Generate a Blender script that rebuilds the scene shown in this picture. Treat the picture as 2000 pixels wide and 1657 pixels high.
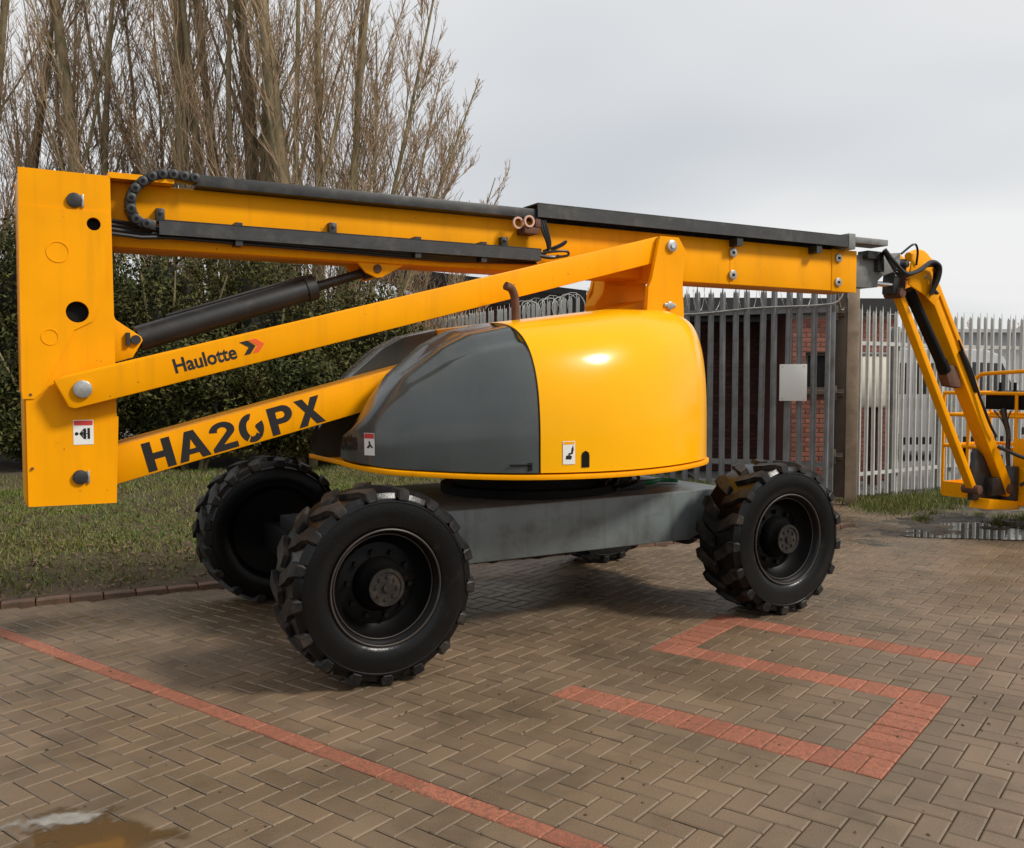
import bpy, bmesh, math, random
import numpy as np
from mathutils import Vector, Matrix
random.seed(7); rng = np.random.default_rng(11)
S = bpy.context.scene
for o in list(bpy.data.objects): bpy.data.objects.remove(o)
R = math.radians; PI = math.pi

# ------------------------------------------------------------------ camera
cd = bpy.data.cameras.new('camera'); cam = bpy.data.objects.new('camera', cd)
S.collection.objects.link(cam); S.camera = cam
cam.location = (0, 0, 1.57); cam.rotation_euler = (PI/2 - 0.047, 0, 0)
cd.sensor_width = 36; cd.lens = 1787/2000*36; cd.clip_start = .05; cd.clip_end = 2000
# ------------------------------------------------------------------ world, sun, exposure
SUN_EL, SUN_AZ = R(41), R(108)          # azimuth clockwise from +Y
wd = bpy.data.worlds.new('World'); S.world = wd; wd.use_nodes = True
nt = wd.node_tree; nt.nodes.clear()
def N(tree, typ, **kw):
    n = tree.nodes.new(typ)
    for k, v in kw.items():
        if k in ('ops',): continue
        try: setattr(n, k, v)
        except Exception: pass
    return n
def L(tree, a, b): tree.links.new(a, b)
sky = N(nt, 'ShaderNodeTexSky', sky_type='NISHITA', sun_disc=False)
sky.sun_elevation = SUN_EL; sky.sun_rotation = SUN_AZ; sky.air_density = 1; sky.dust_density = 2
tc = N(nt, 'ShaderNodeTexCoord')
sep = N(nt, 'ShaderNodeSeparateXYZ'); L(nt, tc.outputs['Generated'], sep.inputs[0])
zz = N(nt, 'ShaderNodeMath', operation='ADD'); L(nt, sep.outputs['Z'], zz.inputs[0]); zz.inputs[1].default_value = .12
zm = N(nt, 'ShaderNodeMath', operation='MAXIMUM'); L(nt, zz.outputs[0], zm.inputs[0]); zm.inputs[1].default_value = .06
dx = N(nt, 'ShaderNodeMath', operation='DIVIDE'); L(nt, sep.outputs['X'], dx.inputs[0]); L(nt, zm.outputs[0], dx.inputs[1])
dy = N(nt, 'ShaderNodeMath', operation='DIVIDE'); L(nt, sep.outputs['Y'], dy.inputs[0]); L(nt, zm.outputs[0], dy.inputs[1])
cb = N(nt, 'ShaderNodeCombineXYZ'); L(nt, dx.outputs[0], cb.inputs[0]); L(nt, dy.outputs[0], cb.inputs[1]); cb.inputs[2].default_value = 9.1
nz = N(nt, 'ShaderNodeTexNoise'); nz.inputs['Scale'].default_value = .42; nz.inputs['Detail'].default_value = 3; nz.inputs['Roughness'].default_value = .45
L(nt, cb.outputs[0], nz.inputs['Vector'])
cr = N(nt, 'ShaderNodeValToRGB'); L(nt, nz.outputs['Fac'], cr.inputs[0])
cr.color_ramp.elements[0].position = .33; cr.color_ramp.elements[0].color = (.52, .545, .58, 1)
cr.color_ramp.elements[1].position = .66; cr.color_ramp.elements[1].color = (.80, .798, .79, 1)
SKY_STR = .1
vm = N(nt, 'ShaderNodeVectorMath', operation='SCALE'); L(nt, cr.outputs[0], vm.inputs[0]); vm.inputs['Scale'].default_value = .86/SKY_STR
mx = N(nt, 'ShaderNodeMix', data_type='RGBA'); mx.inputs[0].default_value = .93
L(nt, sky.outputs[0], mx.inputs[6]); L(nt, vm.outputs[0], mx.inputs[7])
bg = N(nt, 'ShaderNodeBackground'); bg.inputs[1].default_value = SKY_STR; L(nt, mx.outputs[2], bg.inputs[0])
wo = N(nt, 'ShaderNodeOutputWorld'); L(nt, bg.outputs[0], wo.inputs[0])
sd = bpy.data.lights.new('sun', 'SUN'); sd.energy = 2.5; sd.angle = R(11); sd.color = (1, .95, .87)
sun = bpy.data.objects.new('sun', sd); S.collection.objects.link(sun)
sdir = Vector((math.sin(SUN_AZ)*math.cos(SUN_EL), math.cos(SUN_AZ)*math.cos(SUN_EL), math.sin(SUN_EL)))
sun.rotation_euler = sdir.to_track_quat('Z', 'Y').to_euler(); sun.location = (0, -5, 20)
S.view_settings.view_transform = 'Standard'; S.view_settings.look = 'None'
S.view_settings.exposure = 0.40; S.view_settings.gamma = 1
S.render.resolution_x = 1024; S.render.resolution_y = 848

# ------------------------------------------------------------------ materials
MATS = {}
def pbr(name, col, rough=.5, metal=0, spec=.5, var=.0, vscale=6, var2=None, bump=0, bscale=60, coat=0, island=0, objrnd=0, rvar=0, dirt=None, dscale=3, dlo=.5, dhi=.7, coord='Object', streak=None, chips=None):
    m = bpy.data.materials.new(name); m.use_nodes = True; t = m.node_tree
    b = t.nodes['Principled BSDF']
    b.inputs['Roughness'].default_value = rough; b.inputs['Metallic'].default_value = metal
    b.inputs['Specular IOR Level'].default_value = spec
    if coat: b.inputs['Coat Weight'].default_value = coat; b.inputs['Coat Roughness'].default_value = .08
    c = (*col, 1)
    tcn = N(t, 'ShaderNodeTexCoord'); gpn = N(t, 'ShaderNodeNewGeometry')
    def noise(sc, det=4, ro=.55):
        n = N(t, 'ShaderNodeTexNoise'); n.inputs['Scale'].default_value = sc; n.inputs['Detail'].default_value = det; n.inputs['Roughness'].default_value = ro
        L(t, gpn.outputs['Position'] if coord == 'World' else tcn.outputs[coord], n.inputs['Vector']); return n.outputs['Fac']
    def mixc(fac, a, bcol, blend='MIX'):
        x = N(t, 'ShaderNodeMix', data_type='RGBA', blend_type=blend)
        if isinstance(fac, float): x.inputs[0].default_value = fac
        else: L(t, fac, x.inputs[0])
        if isinstance(a, tuple): x.inputs[6].default_value = a
        else: L(t, a, x.inputs[6])
        if isinstance(bcol, tuple): x.inputs[7].default_value = bcol
        else: L(t, bcol, x.inputs[7])
        return x.outputs[2]
    def ramp(f, lo, hi):
        x = N(t, 'ShaderNodeMapRange'); L(t, f, x.inputs[0]); x.inputs[1].default_value = lo; x.inputs[2].default_value = hi; return x.outputs[0]
    cur = c
    if var:
        c2 = (*var2, 1) if var2 else tuple(min(1, v*(1-var)) for v in col)+(1,)
        cur = mixc(ramp(noise(vscale), .35, .65), cur, c2)
    if island or objrnd:
        g = N(t, 'ShaderNodeNewGeometry'); oi = N(t, 'ShaderNodeObjectInfo')
        a = N(t, 'ShaderNodeMath', operation='ADD'); L(t, g.outputs['Random Per Island'], a.inputs[0]); L(t, oi.outputs['Random'], a.inputs[1])
        fr = N(t, 'ShaderNodeMath', operation='FRACT'); L(t, a.outputs[0], fr.inputs[0])
        k = island or objrnd
        lo = 1-k; hi = 1+k
        mr = N(t, 'ShaderNodeMapRange'); L(t, fr.outputs[0], mr.inputs[0]); mr.inputs[3].default_value = lo; mr.inputs[4].default_value = hi
        sc = N(t, 'ShaderNodeVectorMath', operation='SCALE'); L(t, mr.outputs[0], sc.inputs['Scale'])
        if isinstance(cur, tuple): sc.inputs[0].default_value = cur[:3]
        else: L(t, cur, sc.inputs[0])
        cur = sc.outputs[0]
    if dirt:
        f = ramp(noise(dscale, 8, .65), dlo, dhi); cur = mixc(f, cur, (*dirt, 1))
    if streak:
        mp = N(t, 'ShaderNodeMapping'); mp.inputs['Scale'].default_value = (16, 16, 1.1); L(t, tcn.outputs['Object'], mp.inputs['Vector'])
        sn = N(t, 'ShaderNodeTexNoise'); sn.inputs['Scale'].default_value = 1; sn.inputs['Detail'].default_value = 6; L(t, mp.outputs[0], sn.inputs['Vector'])
        mr_ = N(t, 'ShaderNodeMapRange'); L(t, sn.outputs['Fac'], mr_.inputs[0]); mr_.inputs[1].default_value = .52; mr_.inputs[2].default_value = .80; mr_.inputs[4].default_value = .55
        cur = mixc(mr_.outputs[0], cur, (*streak, 1))
    if chips:
        f1 = ramp(noise(42, 3, .5), .715, .735); f2 = ramp(noise(3.1, 3, .5), .50, .62)
        mu = N(t, 'ShaderNodeMath', operation='MULTIPLY'); L(t, f1, mu.inputs[0]); L(t, f2, mu.inputs[1]); cur = mixc(mu.outputs[0], cur, (*chips, 1))
    if isinstance(cur, tuple): b.inputs['Base Color'].default_value = cur
    else: L(t, cur, b.inputs['Base Color'])
    if rvar:
        mr = N(t, 'ShaderNodeMapRange'); L(t, noise(1.3, 5), mr.inputs[0]); mr.inputs[1].default_value = .38; mr.inputs[2].default_value = .62
        mr.inputs[3].default_value = max(.03, rough-rvar); mr.inputs[4].default_value = min(1, rough+rvar); L(t, mr.outputs[0], b.inputs['Roughness'])
    if bump:
        bp = N(t, 'ShaderNodeBump'); bp.inputs['Strength'].default_value = bump; bp.inputs['Distance'].default_value = .01
        L(t, noise(bscale, 6, .65), bp.inputs['Height']); L(t, bp.outputs[0], b.inputs['Normal'])
    MATS[name] = m; return m
YEL = (.90, .350, .0008)
pbr('yellow', YEL, .40, spec=.09, streak=(.62, .25, .006), chips=(.10, .045, .02), var=.10, vscale=2.5, dirt=(.30, .12, .01), dscale=5, dlo=.66, dhi=.95, bump=.04, bscale=14, rvar=.06)
pbr('yellow_gloss', (.90, .415, .0008), .24, spec=.14, coat=.14, rvar=.06, var=.06, vscale=1.5, bump=.05, bscale=3, dirt=(.5, .2, .01), dscale=6, dlo=.7, dhi=1.0)
pbr('grey_paint', (.052, .062, .061), .24, coat=.6, rvar=.08, streak=(.075, .075, .068), chips=(.02, .018, .016), var=.15, vscale=2, bump=.03, bscale=3, dirt=(.05, .045, .04), dscale=4, dlo=.55, dhi=.85)
pbr('chassis_grey', (.145, .168, .168), .34, streak=(.06, .055, .045), chips=(.06, .04, .025), var=.2, vscale=3, dirt=(.06, .055, .045), dscale=5, dlo=.5, dhi=.8, bump=.05, bscale=20)
pbr('head_grey', (.20, .20, .19), .45, var=.25, vscale=8, dirt=(.07, .06, .05), dscale=9, dlo=.5, dhi=.8)
pbr('dark_steel', (.022, .022, .022), .42, var=.3, vscale=7, dirt=(.06, .05, .04), dscale=9, dlo=.55, dhi=.8)
pbr('tray_black', (.03, .03, .03), .5, var=.4, vscale=9, dirt=(.10, .09, .075), dscale=6, dlo=.5, dhi=.85, bump=.1, bscale=50)
pbr('black', (.005, .005, .005), .6, spec=.15)
pbr('rubber_hose', (.012, .012, .013), .3)
pbr('tyre', (.003, .0028, .0028), .26, spec=.28, var=.3, vscale=9, dirt=(.03, .023, .017), dscale=7, dlo=.58, dhi=.9, bump=.15, bscale=40)
pbr('lug', (.006, .0055, .005), .5, spec=.3, var=.3, vscale=9, dirt=(.05, .039, .031), dscale=6, dlo=.45, dhi=.72, bump=.25, bscale=30)
pbr('rim', (.003, .0026, .0026), .45, spec=.15, var=.3, vscale=9, dirt=(.03, .011, .007), dscale=8, dlo=.6, dhi=.8)
pbr('rim_lip', (.045, .032, .025), .4, var=.5, vscale=6, var2=(.02, .015, .012))
pbr('hub', (.016, .014, .012), .45, spec=.3, var=.3, vscale=12, dirt=(.05, .036, .025), dscale=16, dlo=.5, dhi=.75, bump=.2, bscale=60)
pbr('steel', (.50, .49, .46), .35, metal=.7, var=.3, vscale=20, bump=.1)
pbr('chrome', (.75, .75, .75), .12, metal=1)
pbr('letter', (.008, .006, .005), .4)
pbr('white', (.72, .71, .68), .5)
pbr('red', (.55, .035, .03), .5)
pbr('red_orange', (.75, .09, .01), .45)
pbr('green_rag', (.015, .22, .10), .6, var=.4, vscale=20)
pbr('rust', (.13, .055, .03), .8, var=.4, vscale=12, bump=.3)
pbr('pink_ring', (.55, .33, .26), .5)
pbr('paver', (.190, .129, .080), .38, spec=.5, var=.25, vscale=1.1, var2=(.132, .095, .058), island=.13, dirt=(.075, .055, .030), dscale=2.2, dlo=.52, dhi=.85, bump=.4, bscale=120, rvar=.22, coord='World')
pbr('red_paver', (.26, .076, .042), .68, spec=.3, var=.3, vscale=110, var2=(.35, .145, .09), island=.15, dirt=(.13, .075, .045), dscale=38, dlo=.46, dhi=.72, bump=.5, bscale=140, coord='World')
pbr('joint_sand', (.075, .058, .036), .9, var=.3, vscale=5, bump=.3, bscale=120)
pbr('kerb', (.16, .085, .055), .75, var=.35, vscale=8, island=.2, dirt=(.055, .05, .025), dscale=9, dlo=.5, dhi=.75, bump=.4, bscale=90)
pbr('soil', (.068, .050, .020), .95, var=.5, vscale=2.2, var2=(.065, .042, .024), bump=.7, bscale=35)
pbr('mud', (.085, .062, .040), .5, var=.5, vscale=4.5, var2=(.028, .026, .014), bump=1.0, bscale=40, rvar=.25, dirt=(.15, .115, .075), dscale=2.3, dlo=.5, dhi=.68)
pbr('ground_far', (.12, .11, .09), .9, var=.3, vscale=.5)
pbr('asphalt', (.19, .185, .18), .85, var=.2, vscale=1.2, bump=.2)
pbr('grass', (.088, .122, .010), .6, island=.4, var=.5, vscale=1.1, var2=(.115, .112, .016), coord='World')
pbr('grass_dry', (.22, .18, .08), .7, island=.3)
pbr('leaf', (.032, .043, .009), .6, spec=.2, island=.6, var=.5, vscale=.9, var2=(.075, .066, .018))
pbr('leaf_bright', (.058, .070, .015), .6, spec=.2, island=.5, var=.5, vscale=1.3, var2=(.095, .074, .022))
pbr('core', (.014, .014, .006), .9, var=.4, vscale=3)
pbr('litter', (.15, .085, .045), .8, island=.5)
pbr('bark', (.31, .235, .135), .85, var=.4, vscale=5, var2=(.165, .145, .07), bump=.7, bscale=26)
pbr('twig', (.46, .30, .18), .8, var=.35, vscale=1.6, var2=(.36, .26, .165))
pbr('galv', (.53, .53, .50), .5, metal=.15, var=.2, vscale=4, dirt=(.27, .26, .22), dscale=3, dlo=.5, dhi=.8)
pbr('galv_shaded', (.20, .205, .21), .5, metal=.2, var=.25, vscale=3, dirt=(.10, .085, .065), dscale=3, dlo=.5, dhi=.75)  # galvanised steel in shade; the shade is put into the colour
pbr('post', (.38, .29, .20), .7, var=.35, vscale=5, dirt=(.13, .08, .045), dscale=4, dlo=.5, dhi=.8)
pbr('post_dark', (.085, .062, .043), .75, var=.3, vscale=5)
pbr('brick', (.30, .105, .07), .85, island=.28, var=.3, vscale=9, bump=.4, bscale=60)
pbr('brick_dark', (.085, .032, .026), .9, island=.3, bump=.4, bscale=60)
pbr('mortar', (.26, .22, .18), .9, bump=.3)
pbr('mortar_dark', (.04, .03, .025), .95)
pbr('roof_dark', (.02, .019, .02), .7, var=.3, vscale=2)
pbr('roof_sheet', (.45, .45, .45), .6, var=.15, vscale=1)
pbr('glass', (.012, .014, .016), .08, spec=.6)
pbr('cabinet', (.72, .68, .56), .5, var=.1, vscale=3)
pbr('cabinet_grey', (.25, .25, .24), .5)
pbr('van_white', (.36, .37, .38), .3, coat=.3)
pbr('render_grey', (.42, .42, .43), .7, var=.15, vscale=.7)
pbr('far_brick', (.46, .20, .09), .85, var=.2, vscale=3)
pbr('conifer', (.02, .03, .02), .6, island=.4)
def water(name, col, r=.03):
    m = pbr(name, col, r, spec=.6); t = m.node_tree; b = t.nodes['Principled BSDF']
    tcn = N(t, 'ShaderNodeTexCoord'); n = N(t, 'ShaderNodeTexNoise'); n.inputs['Scale'].default_value = 9; L(t, tcn.outputs['Object'], n.inputs['Vector'])
    bp = N(t, 'ShaderNodeBump'); bp.inputs['Strength'].default_value = .04; bp.inputs['Distance'].default_value = .01; L(t, n.outputs['Fac'], bp.inputs['Height']); L(t, bp.outputs[0], b.inputs['Normal'])
water('puddle_brown', (.105, .066, .03), .06); bb_ = MATS['puddle_brown'].node_tree; nb_ = N(bb_, 'ShaderNodeTexNoise'); nb_.inputs['Scale'].default_value = 7; nb_.inputs['Detail'].default_value = 5; tb_ = N(bb_, 'ShaderNodeTexCoord'); L(bb_, tb_.outputs['Object'], nb_.inputs['Vector']); mb_ = N(bb_, 'ShaderNodeMapRange'); L(bb_, nb_.outputs['Fac'], mb_.inputs[0]); mb_.inputs[1].default_value = .36; mb_.inputs[2].default_value = .56; mb_.inputs[3].default_value = -.25; mb_.inputs[4].default_value = .25
mp_ = N(bb_, 'ShaderNodeMapping'); mp_.vector_type = 'TEXTURE'; mp_.inputs['Location'].default_value = (-1.42, 3.07, 0); mp_.inputs['Rotation'].default_value = (0, 0, R(-25)); mp_.inputs['Scale'].default_value = (.36, .24, 1); L(bb_, tb_.outputs['Object'], mp_.inputs['Vector'])
ln_ = N(bb_, 'ShaderNodeVectorMath', operation='LENGTH'); L(bb_, mp_.outputs[0], ln_.inputs[0]); sm_ = N(bb_, 'ShaderNodeMath', operation='ADD'); L(bb_, ln_.outputs['Value'], sm_.inputs[0]); L(bb_, mb_.outputs[0], sm_.inputs[1])
al_ = N(bb_, 'ShaderNodeMapRange'); L(bb_, sm_.outputs[0], al_.inputs[0]); al_.inputs[1].default_value = .95; al_.inputs[2].default_value = .55; al_.inputs[3].default_value = 0; al_.inputs[4].default_value = .88; L(bb_, al_.outputs[0], bb_.nodes['Principled BSDF'].inputs['Alpha'])
water('puddle_grey', (.05, .045, .036))

# ------------------------------------------------------------------ helpers
col = S.collection
def tag(o, label=None, cat=None, group=None, kind=None):
    if label: o['label'] = label
    if cat: o['category'] = cat
    if group: o['group'] = group
    if kind: o['kind'] = kind
    return o
def empty(name, loc=(0, 0, 0), rz=0):
    o = bpy.data.objects.new(name, None); col.objects.link(o); o.location = loc; o.rotation_euler = (0, 0, rz); o.empty_display_size = .2; return o
def link(name, me, mat, parent=None, loc=None, rot=None):
    if mat is not None and not me.materials: me.materials.append(MATS[mat])
    o = bpy.data.objects.new(name, me); col.objects.link(o)
    if parent: o.parent = parent
    if loc is not None: o.location = loc
    if rot is not None: o.rotation_euler = rot
    return o
class MB:
    def __init__(s): s.v = []; s.f = []; s.m = []; s.cm = 0
    def add(s, vs, fs):
        k = len(s.v); s.v += [tuple(p) for p in vs]; s.f += [tuple(i+k for i in f) for f in fs]; s.m += [s.cm]*len(fs); return s
    def box(s, a, b, M=None):
        x0, y0, z0 = a; x1, y1, z1 = b
        vs = [(x0,y0,z0),(x1,y0,z0),(x1,y1,z0),(x0,y1,z0),(x0,y0,z1),(x1,y0,z1),(x1,y1,z1),(x0,y1,z1)]
        if M is not None: vs = [tuple(M @ Vector(p)) for p in vs]
        return s.add(vs, [(3,2,1,0),(4,5,6,7),(0,1,5,4),(1,2,6,5),(2,3,7,6),(3,0,4,7)])
    def prism(s, poly, v0, v1):            # poly in (u,w), extruded along v
        n = len(poly); a = 0
        for i in range(n): a += poly[i][0]*poly[(i+1)%n][1]-poly[(i+1)%n][0]*poly[i][1]
        if a < 0: poly = poly[::-1]
        vs = [(p[0], v0, p[1]) for p in poly]+[(p[0], v1, p[1]) for p in poly]
        return s.add(vs, [tuple(range(n)), tuple(range(2*n-1, n-1, -1))]+[((i+1)%n, i, n+i, n+(i+1)%n) for i in range(n)])
    def bar(s, p, q, wd, ht, v0, v1):      # slanted box in the u-w plane from p to q (centre line), thickness ht
        d = Vector((q[0]-p[0], q[1]-p[1])); d.normalize(); n = Vector((-d.y, d.x))*ht/2
        return s.prism([(p[0]-n.x, p[1]-n.y), (q[0]-n.x, q[1]-n.y), (q[0]+n.x, q[1]+n.y), (p[0]+n.x, p[1]+n.y)], v0, v1)
    def tube(s, pts, r, n=8, cap=True, r1=None):
        pts = [Vector(p) for p in pts]; m = len(pts); vs = []; fs = []
        t = (pts[1]-pts[0]).normalized(); up = Vector((0, 0, 1)) if abs(t.z) < .9 else Vector((1, 0, 0))
        x = t.cross(up).normalized(); y = x.cross(t)
        for i in range(m):
            if i:
                t2 = ((pts[min(i+1, m-1)]-pts[i-1])).normalized()
                q = t.rotation_difference(t2); x = q @ x; y = q @ y; t = t2
            rr = r if r1 is None else r+(r1-r)*i/(m-1)
            for k in range(n):
                a = 2*PI*k/n; vs.append(pts[i]+x*math.cos(a)*rr+y*math.sin(a)*rr)
        for i in range(m-1):
            for k in range(n):
                a = i*n+k; b = i*n+(k+1)%n; fs.append((a, a+n, b+n, b))
        if cap: fs.append(tuple(range(n))); fs.append(tuple(range(m*n-1, (m-1)*n-1, -1)))
        return s.add(vs, fs)
    def cyl(s, p, q, r, n=24, r1=None): return s.tube([p, q], r, n, True, r1)
    def lathe(s, prof, n=48, axis='v'):    # prof = (radius, v) closed loop; around v axis
        m = len(prof); vs = []
        for k in range(n):
            a = 2*PI*k/n
            for r, v in prof: vs.append((r*math.cos(a), v, r*math.sin(a)))
        fs = []
        for k in range(n):
            for i in range(m-1):
                a = k*m+i; b = ((k+1)%n)*m+i; fs.append((a, a+1, b+1, b))
        return s.add(vs, fs)
    def mesh(s, name, mats=None, smooth=False, bevel=0, angle=35):
        me = bpy.data.meshes.new(name); me.from_pydata(s.v, [], s.f)
        if mats:
            for x in ([mats] if isinstance(mats, str) else mats): me.materials.append(MATS[x])
            if not isinstance(mats, str) and len(mats) > 1: me.polygons.foreach_set('material_index', s.m)
        bm = bmesh.new(); bm.from_mesh(me)
        bmesh.ops.remove_doubles(bm, verts=bm.verts, dist=1e-5)
        bmesh.ops.recalc_face_normals(bm, faces=bm.faces)
        if bevel:
            es = [e for e in bm.edges if len(e.link_faces) == 2 and e.calc_face_angle(0) > R(30)]
            bmesh.ops.bevel(bm, geom=es, offset=bevel, segments=2, profile=.5, affect='EDGES', clamp_overlap=True)
        if smooth or bevel:
            for f in bm.faces: f.smooth = True
            for e in bm.edges:
                if len(e.link_faces) == 2 and e.calc_face_angle(0) > R(angle): e.smooth = False
        bm.to_mesh(me); bm.free(); me.update(); return me
    def build(s, name, mat, parent=None, smooth=False, bevel=0, loc=None, rot=None, angle=35):
        return link(name, s.mesh(name, mat, smooth, bevel, angle), None, parent, loc, rot)
def curve_mesh(name, loops, thick, bev=0):
    c = bpy.data.curves.new(name, 'CURVE'); c.dimensions = '2D'; c.fill_mode = 'BOTH'; c.extrude = thick/2
    for lp in loops:
        sp = c.splines.new('POLY'); sp.points.add(len(lp)-1); sp.use_cyclic_u = True
        for i, p in enumerate(lp): sp.points[i].co = (p[0], p[1], 0, 1)
    o = bpy.data.objects.new(name, c); col.objects.link(o); dg = bpy.context.evaluated_depsgraph_get()
    me = bpy.data.meshes.new_from_object(o.evaluated_get(dg)); bpy.data.objects.remove(o); bpy.data.curves.remove(c)
    for v in me.vertices: x, y, z = v.co; v.co = (x, -z, y)    # curve x,y -> u,w ; extrusion -> v
    me.materials.clear(); return me
def text_mesh(txt, size=1, offset=.0, sx=1, shear=0):
    c = bpy.data.curves.new('t', 'FONT'); c.body = txt; c.size = size; c.offset = offset; c.resolution_u = 5; c.shear = shear
    o = bpy.data.objects.new('t', c); col.objects.link(o); dg = bpy.context.evaluated_depsgraph_get()
    me = bpy.data.meshes.new_from_object(o.evaluated_get(dg)); bpy.data.objects.remove(o); bpy.data.curves.remove(c)
    for v in me.vertices: v.co.x *= sx
    me.materials.clear(); return me
def circle(cx, cy, r, n=24): return [(cx+r*math.cos(2*PI*i/n), cy+r*math.sin(2*PI*i/n)) for i in range(n)]
def catmull(pts, n=8):
    P = [np.array(p, float) for p in pts]; P = [2*P[0]-P[1]]+P+[2*P[-1]-P[-2]]; out = []
    for i in range(1, len(P)-2):
        for k in range(n):
            t = k/n; a, b, c_, d = P[i-1], P[i], P[i+1], P[i+2]
            out.append(.5*(2*b+(c_-a)*t+(2*a-5*b+4*c_-d)*t*t+(3*b-a-3*c_+d)*t**3))
    out.append(P[-2]); return out
def np_mesh(name, V, F, mat, smooth=False):
    me = bpy.data.meshes.new(name); V = np.asarray(V, np.float32); F = np.asarray(F, np.int32); k = F.shape[1]
    me.vertices.add(len(V)); me.vertices.foreach_set('co', V.ravel())
    me.loops.add(F.size); me.loops.foreach_set('vertex_index', F.ravel())
    me.polygons.add(len(F)); me.polygons.foreach_set('loop_start', np.arange(0, F.size, k, dtype=np.int32))
    me.materials.append(MATS[mat]); me.polygons.foreach_set('use_smooth', np.zeros(len(F), dtype=bool)); me.update(calc_edges=True); return me

# ------------------------------------------------------------------ ground
MO = Vector((.009, 6.402, 0)); AL = R(30)
Kd = Vector((5.16, 2.54, 0)).normalized(); K0 = Vector((-3.528, 6.237, 0)); Kn = Vector((-Kd.y, Kd.x, 0))   # kerb line; Kn away from camera
def kerb_s(x, y): d = Vector((x, y, 0))-K0; return d.dot(Kd), d.dot(Kn)
g = MB(); g.add([(-300, -60, -.06), (300, -60, -.06), (300, 900, -.06), (-300, 900, -.06)], [(0, 1, 2, 3)])
tag(g.build('ground', 'ground_far'), kind='structure')
# block paving, herringbone on a 100 mm grid whose axes p, q run along the painted bay lines
PA = R(-37.5); cp, sp_ = math.cos(PA), math.sin(PA)
def pq2w(p, q): return (p*cp-q*sp_, p*sp_+q*cp)
def w2pq(x, y): return (x*cp+y*sp_, -x*sp_+y*cp)
g = MB(); g.add([(-9, -1.5, -.012), (16, -1.5, -.012), (16, 12.7, -.012), (-9, 12.7, -.012)], [(0, 1, 2, 3)])
paving = tag(g.build('paving', 'joint_sand'), kind='structure')
def red_kind(i, j):
    p = i; q = j        # cell indices (x0.1 m)
    if j == 25: return 'L'
    if -26 <= i < -10:
        if j in (37, 38) or j in (47, 48) or j in (55, 56): return 'B'
    if -12 <= i < -10 and 39 <= j < 47: return 'V'
    if -26 <= i < -24 and 49 <= j < 55: return 'V'
    return None
cells = {}
bricks = []       # (i0,j0,w,h,red)
seen = set()
def inview(x, y):
    if y < 2.3 or y > 14: return False
    if abs(x) > .60*y+.6: return False
    s, n = kerb_s(x, y)
    if s < 8.1: return n < -.02
    return y < 12.6
for i in range(-140, 40):
    for j in range(5, 150):
        x, y = pq2w((i+.5)*.1, (j+.5)*.1)
        if not inview(x, y) or (i, j) in seen: continue
        rk = red_kind(i, j)
        if rk == 'L':
            i0 = i-(i % 2); seen.add((i0, j)); seen.add((i0+1, j)); bricks.append((i0, j, 2, 1, 1)); continue
        if rk == 'B':
            j0 = {37:37,38:37,47:47,48:47,55:55,56:55}[j]; seen.add((i, j0)); seen.add((i, j0+1)); bricks.append((i, j0, 1, 2, 1)); continue
        if rk == 'V':
            i0 = -12 if i >= -12 else -26; seen.add((i0, j)); seen.add((i0+1, j)); bricks.append((i0, j, 2, 1, 1)); continue
        k = (i-j) % 4
        cs = {0: [(i, j), (i+1, j)], 1: [(i-1, j), (i, j)], 3: [(i, j), (i, j+1)], 2: [(i, j-1), (i, j)]}[k]
        cs = [c for c in cs if red_kind(*c) is None]
        for c in cs: seen.add(c)
        a = min(c[0] for c in cs); b = min(c[1] for c in cs)
        bricks.append((a, b, max(c[0] for c in cs)-a+1, max(c[1] for c in cs)-b+1, 0))
def brick_geo(w, h, t=.05, ch=.006, gap=.0022):
    m = MB(); a = w/2-gap; b = h/2-gap
    vs = [(-a,-b,-t),(a,-b,-t),(a,b,-t),(-a,b,-t),(-a,-b,-ch*.7),(a,-b,-ch*.7),(a,b,-ch*.7),(-a,b,-ch*.7),(-a+ch,-b+ch,0),(a-ch,-b+ch,0),(a-ch,b-ch,0),(-a+ch,b-ch,0)]
    return vs, [(0,1,5,4),(1,2,6,5),(2,3,7,6),(3,0,4,7),(4,5,9,8),(5,6,10,9),(6,7,11,10),(7,4,8,11),(8,9,10,11)]
geo = {}
def dist(bk): x, y = pq2w((bk[0]+bk[2]/2)*.1, (bk[1]+bk[3]/2)*.1); return x*x+y*y, x, y
grey = sorted([b for b in bricks if not b[4]], key=lambda b: dist(b)[0]); reds = sorted([b for b in bricks if b[4]], key=lambda b: dist(b)[0])
def framed(b):
    _, x, y = dist(b); return abs(x) < .565*y and y > 2.85
gf = [b for b in grey if framed(b)][:300]; gs = set(gf)
def place_single(name, bk, mat):
    key = (bk[2], bk[3], mat)
    if key not in geo:
        vs, fs = brick_geo(bk[2]*.1, bk[3]*.1); me = bpy.data.meshes.new(name); me.from_pydata(vs, [], fs); me.materials.append(MATS[mat]); geo[key] = me
    _, x, y = dist(bk)
    link(name, geo[key], None, paving, (x, y, random.uniform(-.0025, .001)), (random.gauss(0, .0035), random.gauss(0, .0035), PA+random.gauss(0, .006)))
for b in gf: place_single('paver', b, 'paver')
for b in reds[:300]: place_single('red_paver', b, 'red_paver')
V = []; F = []
for bk in grey:
    if bk in gs: continue
    vs, fs = brick_geo(bk[2]*.1, bk[3]*.1); _, x, y = dist(bk); k = len(V); dz = random.uniform(-.0025, .001); tx, ty = random.gauss(0, .0035), random.gauss(0, .0035); rr = PA+random.gauss(0, .005); c_, s_ = math.cos(rr), math.sin(rr)
    V += [(x+a*c_-b*s_, y+a*s_+b*c_, z+dz+a*tx+b*ty) for a, b, z in vs]; F += [tuple(q+k for q in f) for f in fs]
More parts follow.
